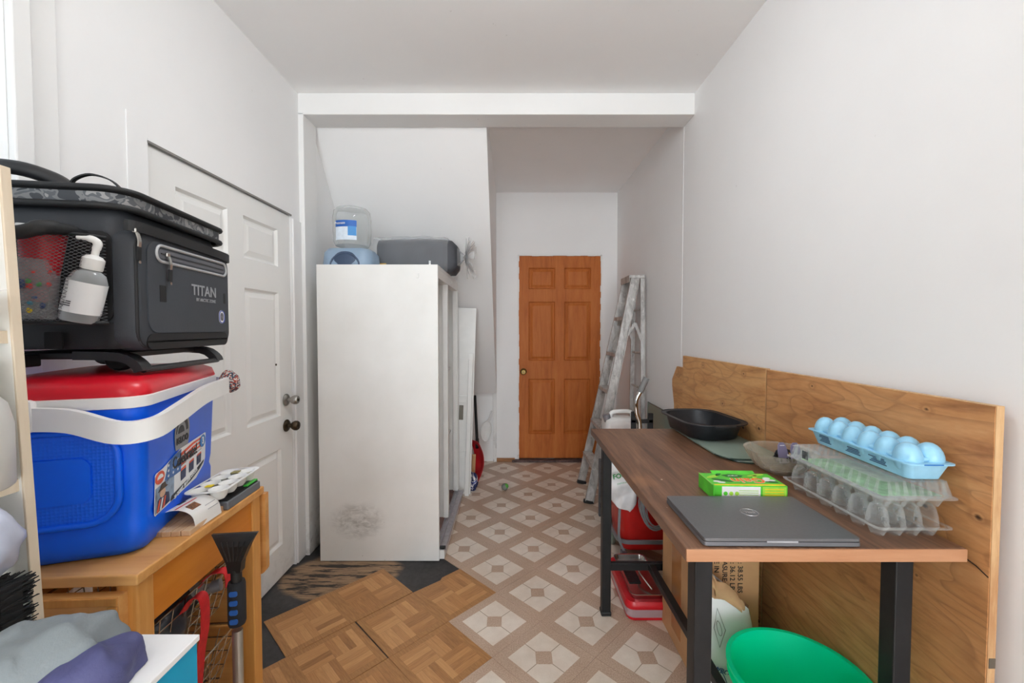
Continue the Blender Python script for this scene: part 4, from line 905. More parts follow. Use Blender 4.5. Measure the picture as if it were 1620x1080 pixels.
text('number_three', '3', .026, m_lblw, lbl, (face_pt(.108, .158)[0] + .0036, fy(.108), .158), TXR, bold=.001)
for k, y in enumerate((.012, .052, .092)):
    fpoly([(y - .012, .092 + k * .004), (y + .010, .094 + k * .004), (y + .011, .118 + k * .004), (y - .013, .116 + k * .004)], m_lbln, 'printed_cooler', lbl, .0015); fpoly([(y - .013, .116 + k * .004), (y + .011, .118 + k * .004), (y + .010, .124 + k * .003), (y - .011, .122 + k * .003)], m_lblr, 'printed_lid', lbl, .0015)
    fpoly([(y - .014, .130 + k * .003), (y + .012, .131 + k * .003), (y + .012, .1318 + k * .003), (y - .014, .1308 + k * .003)], m_dk, 'printed_caption', lbl, .0015)
fpoly([(-.045, .062), (.05, .072), (.095, .084), (.118, .096), (.120, .101), (.09, .094), (.04, .083), (-.04, .074)], m_dk, 'dark_banner', lbl, .0015)
text('capacity_letters', '30 QUART  28 LITER COOLER', .011, m_lblw, lbl, (face_pt(.03, .077)[0] + .0024, fy(.026), .0765), (PI / 2, -.17, PI / 2), bold=.0003)

pz = lump('patterned_pouch', 'small patterned fabric pouch tucked behind the cooler handle', 'pouch', (-.885, 1.305, 1.205), .03, (1.0, .8, 1.2), mat('paisley_cloth', (150, 130, 124), .8), .15, seed=9)
t = NT('paisley_print'); vo = t.n('ShaderNodeTexVoronoi'); t.put(vo.inputs['Vector'], t.coord()); vo.inputs['Scale'].default_value = 260
t.base(t.ramp(t.sep(vo.outputs['Color'])[0], [(.3, srgb(52, 66, 84)), (.34, srgb(196, 190, 184)), (.66, srgb(206, 200, 192)), (.7, srgb(168, 74, 56))], 'CONSTANT')); t.set(Roughness=.8); pz.data.materials[0] = t.m

# ---- things on the cart beside the cooler
bo_ = thing('wooden_pad', 'thin slatted wooden board under the folded card on the cart', 'board', (-.790, 1.00, CZ), (0, 0, .12))
for k in range(5): B().b2((-.05 + k * .0205, -.07, .0), (-.031 + k * .0205, .07, .012), .001).obj('slat', wood('pale_slat', (212, 178, 142), (186, 148, 112), axis='y', scale=1.5), bo_, None)
m_cd = mat('card_white', (228, 226, 222), .5, var=.02)
fc_ = thing('folded_card', 'curved white product card with red line resting on the wooden board', 'card', (-.768, 1.005, CZ + .012), (0, 0, .05))
B().band([(-.065, 0, .012), (-.04, 0, .032), (-.005, 0, .036), (.022, 0, .022), (.030, 0, -.010)], (0, 1, 0), .092, .0008, sub=6).obj('card', m_cd, fc_)
B().band([(-.034, .0, .0352), (-.012, 0, .0372), (.002, 0, .0362)], (0, 1, 0), .004, .0006, sub=4).obj('red_rule', m_lblr, fc_, loc=(0, .012, 0)) if False else None
B().box((-.018, -.008, .0372), (.004, .07, .0006), (0, -.02, 0)).obj('red_rule', m_red, fc_, None)
B().box((.004, -.015, .0348), (.018, .03, .0008), (0, .42, 0)).obj('food_photo', mat('food_print', (126, 76, 40), .5, var=.5, scale=160), fc_, None)
B().box((-.035, .0, .0352), (.008, .022, .0008), (0, -.18, 0)).obj('hang_slot', m_dk, fc_, None)
for k in range(3): B().box((.018 + k * .0035, .022, .0265 - k * .0045), (.0012, .036, .0008), (0, .95, 0)).obj('printed_line', m_gry, fc_, None)
gb = thing('grey_case', 'flat grey plastic case at the far corner of the cart', 'case', (-.777, 1.145, CZ), (0, 0, .06))
B().box((0, 0, .011), (.075, .155, .022), None, .003).obj('case_body', mat('case_grey', (112, 116, 122), .4, .2), gb, None); B().box((.0, 0, .023), (.066, .146, .003), None, .001).obj('case_top', m_bp, gb, None)
B().b2((.02, .02, .0245), (.032, .075, .0295), .002).obj('green_clip', mat('clip_green', (60, 180, 60), .4), gb, None)
tr = thing('moulded_tray', 'white moulded pulp tray resting on the grey case', 'tray', (-.786, 1.135, CZ + .0305), (0, -.06, .10))
b = B()
for i in range(2):
    for j in range(4): b.lathe([(0, .0), (.012, .0), (.017, .006), (.0215, .024), (.024, .027), (.020, .025), (.015, .009), (0, .004)], 12, ((i - .5) * .045, (j - 1.5) * .045, 0))
b.loft([rr(.10, .19, .02, .024), rr(.104, .194, .022, .0255), rr(.104, .194, .022, .0275), rr(.09, .18, .02, .0275)], caps=False); b.obj('pulp_tray', mat('pulp_white', (232, 232, 228), .7, bump=.2), tr, 50)
B().box((-.01, -.05, .029), (.018, .014, .003), None, .001).obj('yellow_scrap', m_yel, tr, None); B().box((.0, .055, .029), (.02, .02, .003), None, .001).obj('olive_scrap', mat('olive_scrap', (150, 140, 90), .7), tr, None)

# ---- insulated trolley bag on the cooler
BZ0 = 1.2735
tg = thing('cooler_bag', 'dark grey wheeled cooler bag standing on the red cooler lid', 'cooler bag', (-1.002, 1.049, BZ0), (0, 0, .157))
def fabric(name, rgb, sc=420, bs=.25):
    t = NT(name); c0 = t.coord(); c = srgb(*rgb); n_ = t.noise(c0, 5, 4); t.base(t.ramp(n_, [(.3, tuple(q * .85 for q in c[:3]) + (1,)), (.7, tuple(q * 1.1 for q in c[:3]) + (1,))]))
    t.set(Roughness=.62); t.bump(t.noise(c0, sc, 2), bs, .001); return t.m
m_sl = fabric('slate_ripstop', (50, 54, 60)); m_bk_ = fabric('black_nylon', (19, 20, 22)); m_sl2 = fabric('slate_light', (58, 63, 70))
bx_, by_ = .155, .19; z0, z1 = .058, .328
def puff(w, l, z, r, q=.0): return rr(w + q, l + q, r, z)
bbody = B().loft([puff(2 * bx_ - .02, 2 * by_ - .02, z0, .03), puff(2 * bx_, 2 * by_, z0 + .015, .035), puff(2 * bx_ + .006, 2 * by_ + .006, z0 + .12, .038), puff(2 * bx_, 2 * by_, z1, .036), puff(2 * bx_ - .01, 2 * by_ - .01, z1 + .02, .034)]).obj('body', m_sl, tg, 50)
B().loft([puff(2 * bx_ + .002, 2 * by_ + .002, z0 - .004, .035), puff(2 * bx_ + .008, 2 * by_ + .008, z0 + .004, .038), puff(2 * bx_ + .008, 2 * by_ + .008, z0 + .052, .038), puff(2 * bx_, 2 * by_, z0 + .053, .036)], caps=False).obj('base_panel', m_bk_, tg, 50)
# flip-open top: camouflage band, dark rim, slightly domed
t = NT('grey_camo'); c0 = t.coord(); nn = t.noise(c0, 26, 2, .5, 1.0)
t.base(t.ramp(nn, [(.40, srgb(58, 62, 68)), (.47, srgb(120, 122, 124)), (.56, srgb(88, 92, 97)), (.64, srgb(150, 150, 150))], 'CONSTANT')); t.set(Roughness=.6); m_camo = t.m
top = B().loft([puff(2 * bx_ + .014, 2 * by_ + .016, z1 + .018, .045), puff(2 * bx_ + .026, 2 * by_ + .03, z1 + .024, .05), puff(2 * bx_ + .026, 2 * by_ + .03, z1 + .050, .05)], caps=False).obj('camo_band', m_camo, tg, 50)
B().tube([(a, b_, z1 + .022) for a, b_ in rrect(2 * bx_ + .03, 2 * by_ + .034, .052, 7)], .007, 8, True).obj('lower_piping', m_bk_, tg, 60)
tp = B().loft([puff(2 * bx_ + .02, 2 * by_ + .024, z1 + .047, .05), puff(2 * bx_ + .03, 2 * by_ + .034, z1 + .052, .052), puff(2 * bx_ + .02, 2 * by_ + .024, z1 + .064, .05), puff(2 * bx_ - .05, 2 * by_ - .06, z1 + .068, .04)]).obj('top_flap', m_bk_, tg, 50)
B().tube([(a, b_, z1 + .058) for a, b_ in rrect(2 * bx_ + .034, 2 * by_ + .038, .054, 7)], .006, 8, True).obj('upper_piping', m_bk_, tp, 60)
B().tube([(a, b_, z1 + .0665) for a, b_ in rrect(2 * bx_ - .04, 2 * by_ - .05, .04, 6)], .003, 6, True).obj('zip_track', mat('zip_grey', (120, 124, 130), .35, .4), tp, 60)
# front pocket on the +X side
def xplate(w, za, zb, r, x, th, yc=0.0): return B().prism([(a, b_) for a, b_ in rrect(w, zb - za, r, 6, yc, (za + zb) / 2)], th, 'yz', x)
fx = bx_ + .002
pk = B().loft([[Vector((fx + dx, a, b_)) for a, b_ in rrect(.385 - q, .262 - q, .035 - q * .3, 6, 0, .180)] for dx, q in ((-.02, 0), (.012, 0), (.022, .010), (.025, .03))]).obj('front_pocket', m_sl, tg, 50)
fx2 = fx + .0255
xplate(.335, .088, .292, .03, fx2 - .002, .004, .004).obj('pocket_panel', m_sl2, pk, 40)
xplate(.340, .050, .086, .02, fx2 - .003, .004, .002).obj('kick_strip', m_bk_, pk, 40)
B().tube([(fx + .019, a, b_) for a, b_ in rrect(.372, .25, .034, 6, 0, .18)], .004, 8, True).obj('pocket_piping', m_bk_, pk, 60)
B().band([(fx + .006, -.195, .314), (fx + .027, -.175, .312), (fx + .029, 0, .310), (fx + .027, .175, .307), (fx + .006, .196, .304)], (0, 0, 1), .022, .006, sub=5).obj('zip_cover', m_bk_, pk, 50)
m_zg = mat('reflective_grey', (176, 178, 180), .4, .2)
zp = B().tube([(fx2 + .0025, a, b_) for a, b_ in rrect(.30, .036, .0175, 6, .015, .268)], .0035, 8, True).obj('zip_surround', m_zg, pk, 60)
xplate(.286, .258, .278, .009, fx2 + .0005, .0022, .015).obj('zip_tape', mat('zip_tape', (96, 98, 104), .6), zp, 30)
B().b2((fx2 + .0022, -.12, .2665), (fx2 + .0042, .15, .2695)).obj('zip_teeth', mat('zip_teeth', (52, 54, 58), .4, .4), zp, None)
m_zm = mat('zip_metal', (180, 178, 172), .25, .9)
def pull(x, y, z, par):
    B().box((x, y, z), (.008, .012, .01), None, .002).obj('zip_slider', m_zm, par, None)
    k = B().band([(x + .003, y, z - .004), (x + .007, y, z - .02), (x + .006, y, z - .034)], (0, 1, 0), .008, .003, sub=3).obj('pull_tab', m_zm, par)
    B().band([(x + .006, y, z - .034), (x + .005, y, z - .062)], (0, 1, 0), .011, .003).obj('pull_cord', m_bk_, k)
    B().lathe([(0, 0), (.0035, 0), (.0035, .001), (0, .001)], 10, (x + .0062, y, z - .066), rot=Euler((0, PI / 2, 0)).to_matrix()).obj('rivet', m_zm, k)
pull(fx2 + .004, -.10, .268, zp); pull(fx + .022, -.188, .304, pk)
m_tit = mat('logo_grey', (150, 153, 158), .5)
text('name_letters', 'TITAN', .038, m_tit, pk, (fx2 + .0028, .052, .196), TXR, bold=.0006, sx=1.05)
text('maker_letters', 'BY ARCTIC ZONE', .0115, m_tit, pk, (fx2 + .0028, .060, .1725), TXR, bold=.0002)
B().prism([(.0885, .181), (.0975, .211), (.1065, .181), (.1, .181), (.0975, .195), (.095, .181)], .0006, 'yz', fx2 + .0034).obj('logo_peak', m_tit, pk, None) if False else None
sk_ = xplate(.03, .112, .150, .014, fx2 + .002, .0006, .138).obj('round_sticker', m_lblw, pk, 30)
B().tube([(fx2 + .0026, a, b_) for a, b_ in rrect(.027, .035, .013, 5, .138, .131)], .0015, 5, True).obj('sticker_ring', mat('sticker_blue', (60, 80, 170), .5), sk_)
xplate(.016, .120, .142, .006, fx2 + .0027, .0006, .138).obj('sticker_figure', mat('sticker_grey_fig', (110, 110, 120), .5, var=.4, scale=150), sk_, 30)
xplate(.022, .158, .196, .002, fx2 + .002, .0006, -.115).obj('woven_tag', m_bk_, pk, None)
xplate(.010, .17, .20, .002, fx2 + .002, .0006, .155).obj('side_tag', m_bk_, pk, None)
# near side (-Y): black recess, mesh pocket, carry handle
sy_ = -by_ - .005
B().prism(rrect(.275, .19, .02, 5, .0, .205), .004, 'xz', sy_ - .001).obj('side_panel', m_bk_, tg, 30)
net = B(); NU, NV = 64, 52
def npt(i, j):
    u, v_ = i / NU, j / NV; x = -.132 + .268 * u; z = .108 + .175 * v_
    return Vector((x, sy_ - .012 - .082 * math.sin(PI * u) ** .5 * (.55 + .45 * math.sin(v_ * PI * .8 + .3)), z))
for i in range(NU + 1):
    for j in range(NV + 1):
        if (i + j) % 2: continue
        for di, dj in ((1, 1), (-1, 1)):
            a, c = i + di, j + dj
            if 0 <= a <= NU and c <= NV:
                p, q = npt(i, j), npt(a, c); d = (q - p).normalized(); s_ = d.cross(Vector((0, 1, 0))).normalized() * .00035; y_ = Vector((0, .0003, 0))
                net.loft([[p - s_ - y_, p + s_ - y_, p + s_ + y_, p - s_ + y_], [q - s_ - y_, q + s_ - y_, q + s_ + y_, q - s_ + y_]], caps=False)
net.obj('mesh_pocket', mat('grey_net', (96, 98, 102), .6), tg, None)
B().tube([npt(i, NV) for i in range(0, NU + 1, 2)], .004, 7).obj('pocket_hem', m_bk_, tg, 60)
B().tube([npt(i, 0) for i in range(0, NU + 1, 2)], .004, 7).obj('pocket_seam', m_bk_, tg, 60)
B().tube([(-.13, sy_ - .012, .268), (-.10, sy_ - .085, .268), (.0, sy_ - .104, .268), (.062, sy_ - .102, .272), (.086, sy_ - .085, .286), (.094, sy_ - .04, .290), (.096, sy_ - .01, .288)], [.009, .012, .0125, .0125, .014, .012, .009], 12, sub=6).obj('carry_handle', m_bk_, tg, 60)
xplate_y = lambda w, za, zb, xc, y, th, m, nm: B().prism(rrect(w, zb - za, .003, 3, xc, (za + zb) / 2), th, 'xz', y).obj(nm, m, tg, None)
xplate_y(.032, .055, .090, .035, sy_ - .009, .003, mat('hook_loop_patch', (14, 14, 15), .95), 'fastener_patch')
# luggage frame, wheels, telescopic handle
m_fr = mat('frame_black', (28, 28, 30), .4)
fr_ = B().b2((-.12, -.175, .032), (.12, .175, .046), .003).obj('base_frame', m_fr, tg, None)
for y in (-.165, .135):
    B().band([(.05, y, .040), (.135, y, .036), (.165, y - .0, .018), (.172, y, .004)], (0, 1, 0), .032, .018, sub=3).obj('stand_foot', m_fr, fr_, 40)
B().tube([(.172, -.165, .007), (.172, .135, .007)], .007, 8).obj('stand_bar', m_fr, fr_)
for x in (-.105, -.04): B().b2((x - .018, -.215, .018), (x + .026, -.17, .044), .003).obj('rail_bracket', m_fr, fr_, None)
for y in (-.10, .10):
    k = B(); k.lathe([(0, -.012), (.026, -.012), (.031, -.006), (.031, .006), (.026, .012), (0, .012)], 20, (-.085 + (.17 if y < 0 else 0), y, .0315), rot=Euler((PI / 2, 0, 0)).to_matrix()); k.obj('wheel', mat('wheel_rubber', (22, 22, 23), .7), tg, 40)
B().tube([(-.142, -.07, .06), (-.142, -.07, .40), (-.142, -.055, .415), (-.142, .055, .415), (-.142, .07, .40), (-.142, .07, .06)], .008, 8).obj('telescopic_handle', m_fr, tg, 50)
B().tube([(-.17, -.165, .39), (-.12, -.165, .428), (-.05, -.165, .430), (.01, -.16, .412), (.04, -.16, .392)], .015, 10, sub=5).obj('handle_grip', m_fr, tg, 60)
B().band([(.042, -.16, z1 + .066), (.048, -.16, z1 + .085), (.075, -.155, z1 + .099), (.11, -.15, z1 + .09), (.132, -.145, z1 + .066)], (0, 1, 0), .009, .003, sub=5).obj('webbing_loop', m_bk_, tg)
# ---- held in the mesh pocket
R_ = Euler((0, 0, .157)).to_matrix(); org = Vector((-1.002, 1.049, BZ0))
def pk_w(x, y, z): return org + R_ @ Vector((x, y, z))
cu = thing('red_cup', 'red plastic cup in the mesh pocket of the cooler bag', 'cup', pk_w(.034, sy_ - .038, .150), (0, .10, .157))
B().lathe([(0, 0), (.022, 0), (.023, .002), (.034, .138), (.036, .14), (.036, .143), (.033, .143), (.0215, .004), (0, .004)], 28).obj('cup_body', m_red, cu, 40)
B().lathe([(.0335, .137), (.0365, .139), (.0365, .145), (.033, .145)], 28).obj('white_lip', m_wht, cu, 40)
tm = thing('printed_tumbler', 'clear tumbler with colourful print in front of the red cup', 'tumbler', pk_w(.028, sy_ - .040, .116), (0, .04, .157))
B().lathe([(0, 0), (.029, 0), (.031, .003), (.037, .115), (.0355, .115), (.0295, .006), (0, .006)], 24).obj('tumbler_body', glassy('tumbler_clear', (236, 240, 240), .2, .08), tm, 40)
blob_cols = [('print_teal', (70, 150, 170)), ('print_red', (210, 50, 40)), ('print_yellow', None), ('print_leaf', (70, 150, 60)), ('print_navy', (40, 60, 110))]
random.seed(12)
for k in range(34):
    a = -PI / 2 + (random.random() - .5) * 2.6; z = .012 + .085 * random.random(); r0 = .0315 + z * .05; nm, cc = blob_cols[(k * 3) % 5]
    b = B(); b.sphere((r0 * math.cos(a), r0 * math.sin(a), z), .0045 + .005 * random.random(), (1, .3, .5 + .6 * random.random()), 8, 5); b.obj('colour_print', MATS.get(nm) or mat(nm, cc, .5), tm, 60)
pb = thing('pump_bottle', 'clear pump bottle with white label tilted in the mesh pocket', 'bottle', pk_w(.098, sy_ - .032, .112), (0, .24, .157))
B().lathe([(0, 0), (.027, 0), (.030, .004), (.030, .082), (.024, .098), (.013, .106), (.013, .115), (0, .115)], 28).obj('bottle_body', glassy('pump_clear', (214, 218, 220), .35, .08), pb, 40)
B().lathe([(.0305, .018), (.0309, .018), (.0309, .080), (.0305, .080)], 28).obj('label', m_lblw, pb, 40)
pc = B().lathe([(0, .106), (.0165, .106), (.0175, .109), (.0175, .128), (.012, .134), (.006, .136), (.006, .150), (.0, .150)], 20).obj('pump_collar', m_cwh, pb, 40)
B().tube([(0, 0, .148), (.0, 0, .160), (-.008, -.004, .166), (-.030, -.010, .163)], [.007, .0075, .007, .0045], 10, sub=5).obj('pump_spout', m_cwh, pc, 60)
text('label_letters', 'SOAP', .010, m_dk, pb, (0, -.0312, .035), (PI / 2, 0, 0)) if False else None
for k in range(3): B().b2((-.014 + .004 * k, -.0318, .030 + k * .004), (.002, -.0308, .0315 + k * .004)).obj('label_line', m_dk, pb, None)

# ================================================================ MIDDLE AND BACK: wardrobe carcass and what is around it
def dirty_white():
    t = NT('scuffed_white_laminate'); co = t.coord(); s = t.sep(co)
    c = t.ramp(t.noise(co, 3, 4), [(.3, srgb(224, 224, 221)), (.7, srgb(234, 234, 232))])
    # a broad black scuff near the foot of the end panel, plus scattered specks
    dx = t.math('DIVIDE', t.math('ADD', s[0], .13), .19); dz = t.math('DIVIDE', t.math('SUBTRACT', s[2], .24), .13)
    rr_ = t.math('ADD', t.math('MULTIPLY', dx, dx), t.math('MULTIPLY', dz, dz)); m_ = t.ramp(rr_, [(.0, (1, 1, 1, 1)), (1.0, (0, 0, 0, 1))], 'EASE')
    n_ = t.noise(t.mapping(co, (6, 6, 12)), 2.4, 6, .7, .9); k = t.math('MULTIPLY', m_, t.ramp(n_, [(.36, (0, 0, 0, 1)), (.62, (1, 1, 1, 1))]))
    c = t.mix(t.math('MULTIPLY', k, .5), c, srgb(96, 92, 86))
    sp = t.ramp(t.noise(co, 55, 3, .6), [(.70, (0, 0, 0, 1)), (.73, (1, 1, 1, 1))]); lo = t.ramp(s[2], [(.02, (1, 1, 1, 1)), (.28, (.08, .08, .08, 1))])
    c = t.mix(t.math('MULTIPLY', sp, t.math('MULTIPLY', lo, .8)), c, srgb(90, 82, 72))
    t.base(c); t.set(Roughness=.42, Specular_IOR_Level=.4); return t.m
m_lam = dirty_white(); m_lam2 = mat('white_laminate', (228, 228, 226), .4, var=.02)
WX0, WX1, WY_0, WY_1, WZ_ = -1.132, -.430, 2.432, 3.34, 1.742
wd = thing('wardrobe', 'white doorless wardrobe carcass with scuffed end panel under the stair', 'wardrobe', ((WX0 + WX1) / 2, WY_0, 0))
hx = (WX1 - WX0) / 2; dp = WY_1 - WY_0
B().b2((-hx, 0, .0), (hx, .02, WZ_), .001).obj('end_panel', m_lam, wd, None)
B().b2((-hx, dp - .02, .0), (hx, dp, WZ_), .001).obj('end_panel', m_lam2, wd, None)
B().b2((-hx, .02, WZ_ - .02), (hx, dp - .02, WZ_), .001).obj('top_panel', m_lam2, wd, None)
B().b2((-hx, .02, .06), (hx - .03, dp - .02, .08), .001).obj('bottom_panel', mat('rosewood_base', (118, 84, 74), .5, var=.2), wd, None)
B().b2((-hx, .02, .08), (-hx + .008, dp - .02, WZ_ - .02)).obj('back_panel', m_lam2, wd, None)
dv = B().b2((-hx + .01, .40, .08), (hx - .035, .42, WZ_ - .02), .001).obj('divider', m_lam2, wd, None)
for y in (.39, dp - .04): B().b2((hx - .04, y, .08), (hx - .004, y + .035, WZ_ - .02), .003).obj('front_post', m_lam2, wd, None)
B().b2((hx - .05, .02, 0), (hx + .028, dp - .01, .06), .003).obj('plinth', m_lam2, wd, None)
m_trk = mat('track_aluminium', (188, 184, 190), .3, .7, .1, 40)
tk = B().b2((hx - .03, .012, .06), (hx + .04, dp, .068)).obj('sliding_track', m_trk, wd, None)
for x in (hx - .028, hx - .002, hx + .036): B().b2((x, .012, .068), (x + .003, dp, .082)).obj('track_fin', m_trk, tk, None)
B().b2((hx - .02, .012, .062), (hx + .035, .03, .078), .002).obj('track_end_stop', m_bp, tk, None)
B().b2((hx - .05, .02, WZ_ - .075), (hx, dp - .02, WZ_ - .02), .002).obj('top_track', m_lam2, wd, None)
for y in (.52, .56): B().lathe([(0, 0), (.010, 0), (.010, .003), (0, .003)], 12, (hx + .002, y, WZ_ - .045), rot=Euler((0, PI / 2, 0)).to_matrix()).obj('screw_cap', m_cwh, wd)
for z in (.55, 1.05): B().b2((-hx + .01, .43, z), (hx - .06, dp - .02, z + .018)).obj('shelf', m_lam2, wd, None)
B().box((.235, -.003, 1.678), (.014, .006, .026), None, .002).obj('hook_plate', m_lam2, wd, None)

# ---- pet water dispenser
pd = thing('water_dispenser', 'blue-grey pet water dispenser with inverted clear jug on the wardrobe', 'dispenser', (-.985, 2.60, WZ_))
m_bg = mat('blue_grey_plastic', (140, 162, 184), .4, var=.03)
B().loft([rr(.29, .24, .06, 0), rr(.30, .25, .065, .01), rr(.285, .235, .06, .085), rr(.25, .20, .055, .108), rr(.18, .15, .05, .112)]).obj('base', m_bg, pd, 50)
B().tube([(.085 * math.cos(a), -.122, .085 * math.sin(a) * .85) for a in [k * PI / 12 for k in range(13)]], .006, 8).obj('bowl_arch', mat('bowl_shade_navy', (58, 76, 102), .4), pd)  # dark navy arch and bulge paint in the bowl opening's shade
B().sphere((0, -.118, .03), .075, (1, .12, .75), 20, 10).obj('bowl_recess', mat('bowl_shade_navy'), pd)
m_jc = glassy('jug_clear', (236, 238, 238), .13, .05, .8)
B().lathe([(.045, .10), (.05, .118), (.098, .135), (.108, .16), (.112, .22), (.113, .30), (.106, .345), (.09, .362), (.06, .366), (.055, .360), (.0, .358)], 36).obj('jug', m_jc, pd, 40)
B().lathe([(.1125, 0), (.1128, 0), (.1128, 0), (.1125, 0)], 4).obj('x', m_jc, pd) if False else None
lb = B(); lb.surf(lambda u, v: Vector((.1138 * math.cos(-PI / 2 + (u - .5) * 1.15), .1138 * math.sin(-PI / 2 + (u - .5) * 1.15), .155 + .115 * v)), 14, 2).solid(.0006); lb = lb.obj('label', mat('label_pale', (214, 226, 238), .5, var=.08, scale=30), pd, 40)
B().surf(lambda u, v: Vector((.1147 * math.cos(-PI / 2 + (u - .5) * 1.15), .1147 * math.sin(-PI / 2 + (u - .5) * 1.15), .232 + .038 * v)), 14, 2).solid(.0005).obj('label_band', mat('label_royal', (30, 96, 180), .45), lb, 40)
B().surf(lambda u, v: Vector((.1147 * math.cos(-PI / 2 + .35 + (u - .5) * .42), .1147 * math.sin(-PI / 2 + .35 + (u - .5) * .42), .18 + .055 * v)), 8, 2).solid(.0005).obj('label_block', mat('label_azure', (60, 140, 206), .45), lb, 40)
text('label_letters', 'Petmate', .021, m_wht, lb, (-.03, -.1130, .252), (PI / 2, 0, -.25))

# ---- wrapped cushion pack overhanging the wardrobe
wp = thing('wrapped_tote', 'dark grey folded tote wrapped in clear plastic overhanging the wardrobe top', 'tote', (-.630, 2.905, WZ_), (0, .0, .0))
wp.scale = (1.02, 1.0, 1.10)
m_char = mat('charcoal_cloth', (72, 74, 80), .7, var=.1)
def xr(w, h, r, x, zc): return [Vector((x, a, b_)) for a, b_ in rrect(w, h, r, 5, 0, zc)]
B().loft([xr(.26, .16, .03, -.255, .098), xr(.29, .19, .04, -.245, .1), xr(.30, .20, .05, -.1, .102), xr(.30, .205, .05, .1, .103), xr(.29, .19, .05, .225, .1), xr(.22, .14, .05, .255, .1)]).obj('tote_body', m_char, wp, 50)
B().b2((-.24, -.153, .03), (-.19, -.150, .052)).obj('yellow_tag', mat('tag_yellow', (228, 178, 40), .5), wp, None); B().b2((.085, -.158, .028), (.097, -.154, .066)).obj('white_tag', m_wht, wp, None)
def film(u, v):
    a = 2 * PI * u; x = -.27 + .56 * v; k = 1 if v < .82 else 1 - (v - .82) / .18 * .82
    w_, h_ = .166 * k, .113 * k; c, s = math.cos(a), math.sin(a); y = w_ * abs(c) ** .5 * (1 if c > 0 else -1); z = .108 + h_ * abs(s) ** .5 * (1 if s > 0 else -1)
    q = mnoise.noise(Vector((x * 14, y * 14, z * 14))) * .010; return Vector((x, y + q, max(.001, z + q) if x < .17 else z + q))
m_film = glassy('clear_film', (244, 246, 248), .09, .10, 1.0)
B().surf(film, 44, 30).obj('plastic_wrap', m_film, wp, 60)
b = B()
for k in range(48):
    a = 2 * PI * k / 48; dr = .085 + .06 * random.random()
    b.band([(.285, 0, .108), (.30 + .01 * random.random(), .02 * math.cos(a), .108 + .02 * math.sin(a)), (.30 + .075 * random.random(), dr * math.cos(a), .108 + dr * math.sin(a))], (-math.sin(a) * .01, -math.sin(a), math.cos(a)), [.008, .024, .044], .0006, sub=3)
b.obj('gathered_knot', glassy('film_gather', (244, 244, 244), .5, .15, .9), wp, 60)

# ---- boards, shovel and oddments by the knee wall
wb = thing('leaning_panel', 'tall white cupboard door leaning behind the wardrobe', 'panel', (-.50, 3.43, .004), (0, .035, 0))
B().b2((-.22, 0, 0), (.155, .02, 1.54), .002).obj('door_board', m_lam2, wb, None)
B().b2((-.1, -.004, .76), (.105, .002, .82), .002).b2((-.1, -.004, .30), (.105, .002, .36), .002).obj('cross_rail', m_lam2, wb, None); B().b2((.04, -.003, .62), (.075, .001, .74)).obj('dark_slot', mat('slot_grey', (120, 116, 106), .7), wb, None)
nb = thing('white_batten', 'narrow white batten leaning in front of the cupboard door', 'batten', (-.372, 3.395, .002), (-.0, .035, 0)); B().b2((-.018, -.012, 0), (.018, .006, 1.17), .003).obj('strip', m_lam2, nb, None)
B().b2((-.018, -.0135, 1.12), (.018, -.012, 1.17)).obj('end_cap', m_cwh, nb, None)
sh = thing('snow_shovel', 'red snow shovel with a black handle standing near the back wall', 'shovel', (-.330, 3.71, 0), (0, -.03, -.95))
def scoop(u, v):
    w_ = .052 + .030 * math.sin(v * 2.4); x = (u - .5) * 2 * w_; z = .006 + v * .36
    return Vector((x, .085 * math.sin(.25 + v * 2.5) - .020 - .9 * x * x / .08 * .22, z))
B().surf(scoop, 16, 18).solid(.004).obj('scoop', m_red, sh, 50)
for x in (.25, .5, .75): B().tube([tuple(scoop(x, v) + Vector((0, .004, 0))) for v in (.1, .3, .5, .7, .9)], .003, 6, sub=3).obj('stiffening_rib', m_red, sh)
B().cyl((.0, .03, .30), (-.318, .20, .72), .0135, .0135, 12).obj('handle', m_bp, sh); B().cyl((.0, .03, .30), (-.05, .058, .368), .018, .016, 12).obj('ferrule', m_bp, sh)
dp_ = thing('white_dustpan', 'white plastic dustpan hanging handle-up beside the red shovel', 'dustpan', (-.262, 4.255, .335), (0, .12, 0))
B().loft([[Vector((a * k, y, b_ * k)) for a, b_ in [(.055 * math.cos(q), (.12 if math.sin(q) < 0 else .10) * math.sin(q)) for q in [j * PI / 14 for j in range(28)]]] for k, y in ((.80, .03), (1, .02), (1.04, -.005), (.97, -.005), (.85, .012), (.3, .016))]).obj('pan', m_cwh, dp_, 50)
B().tube([(.01, .005, .09), (.02, .004, .13), (.035, .004, .20)], [.013, .010, .011], 10, sub=5).obj('handle', m_cwh, dp_)
bb_ = lump('snack_bag', 'crumpled blue and white foil bag on the floor by the wardrobe', 'bag', (-.345, 3.535, .075), .075, (.7, .9, 1.0), mat('foil_blue', (60, 70, 120), .4), .5, seed=21)
t = NT('foil_print'); nn = t.noise(t.coord(), 16, 2, .5, 1.0); t.base(t.ramp(nn, [(.42, srgb(40, 48, 92)), (.50, srgb(214, 212, 216)), (.58, srgb(62, 70, 130)), (.66, srgb(40, 36, 44))], 'CONSTANT')); t.set(Roughness=.35, Metallic=.2); bb_.data.materials[0] = t.m
bc = thing('brown_card', 'brown cardboard piece standing behind the red shovel', 'cardboard', (-.42, 3.66, 0), (0, .05, .3)); B().b2((-.09, -.003, 0), (.09, .003, .26), .001).obj('sheet', m_card, bc, None); B().b2((-.09, -.0035, .25), (.09, .0035, .262)).obj('cut_edge', m_plye, bc, None)
pb_ = thing('pet_ball', 'small grey and green ball on the tiled floor', 'ball', (-.062, 3.52, .0285))
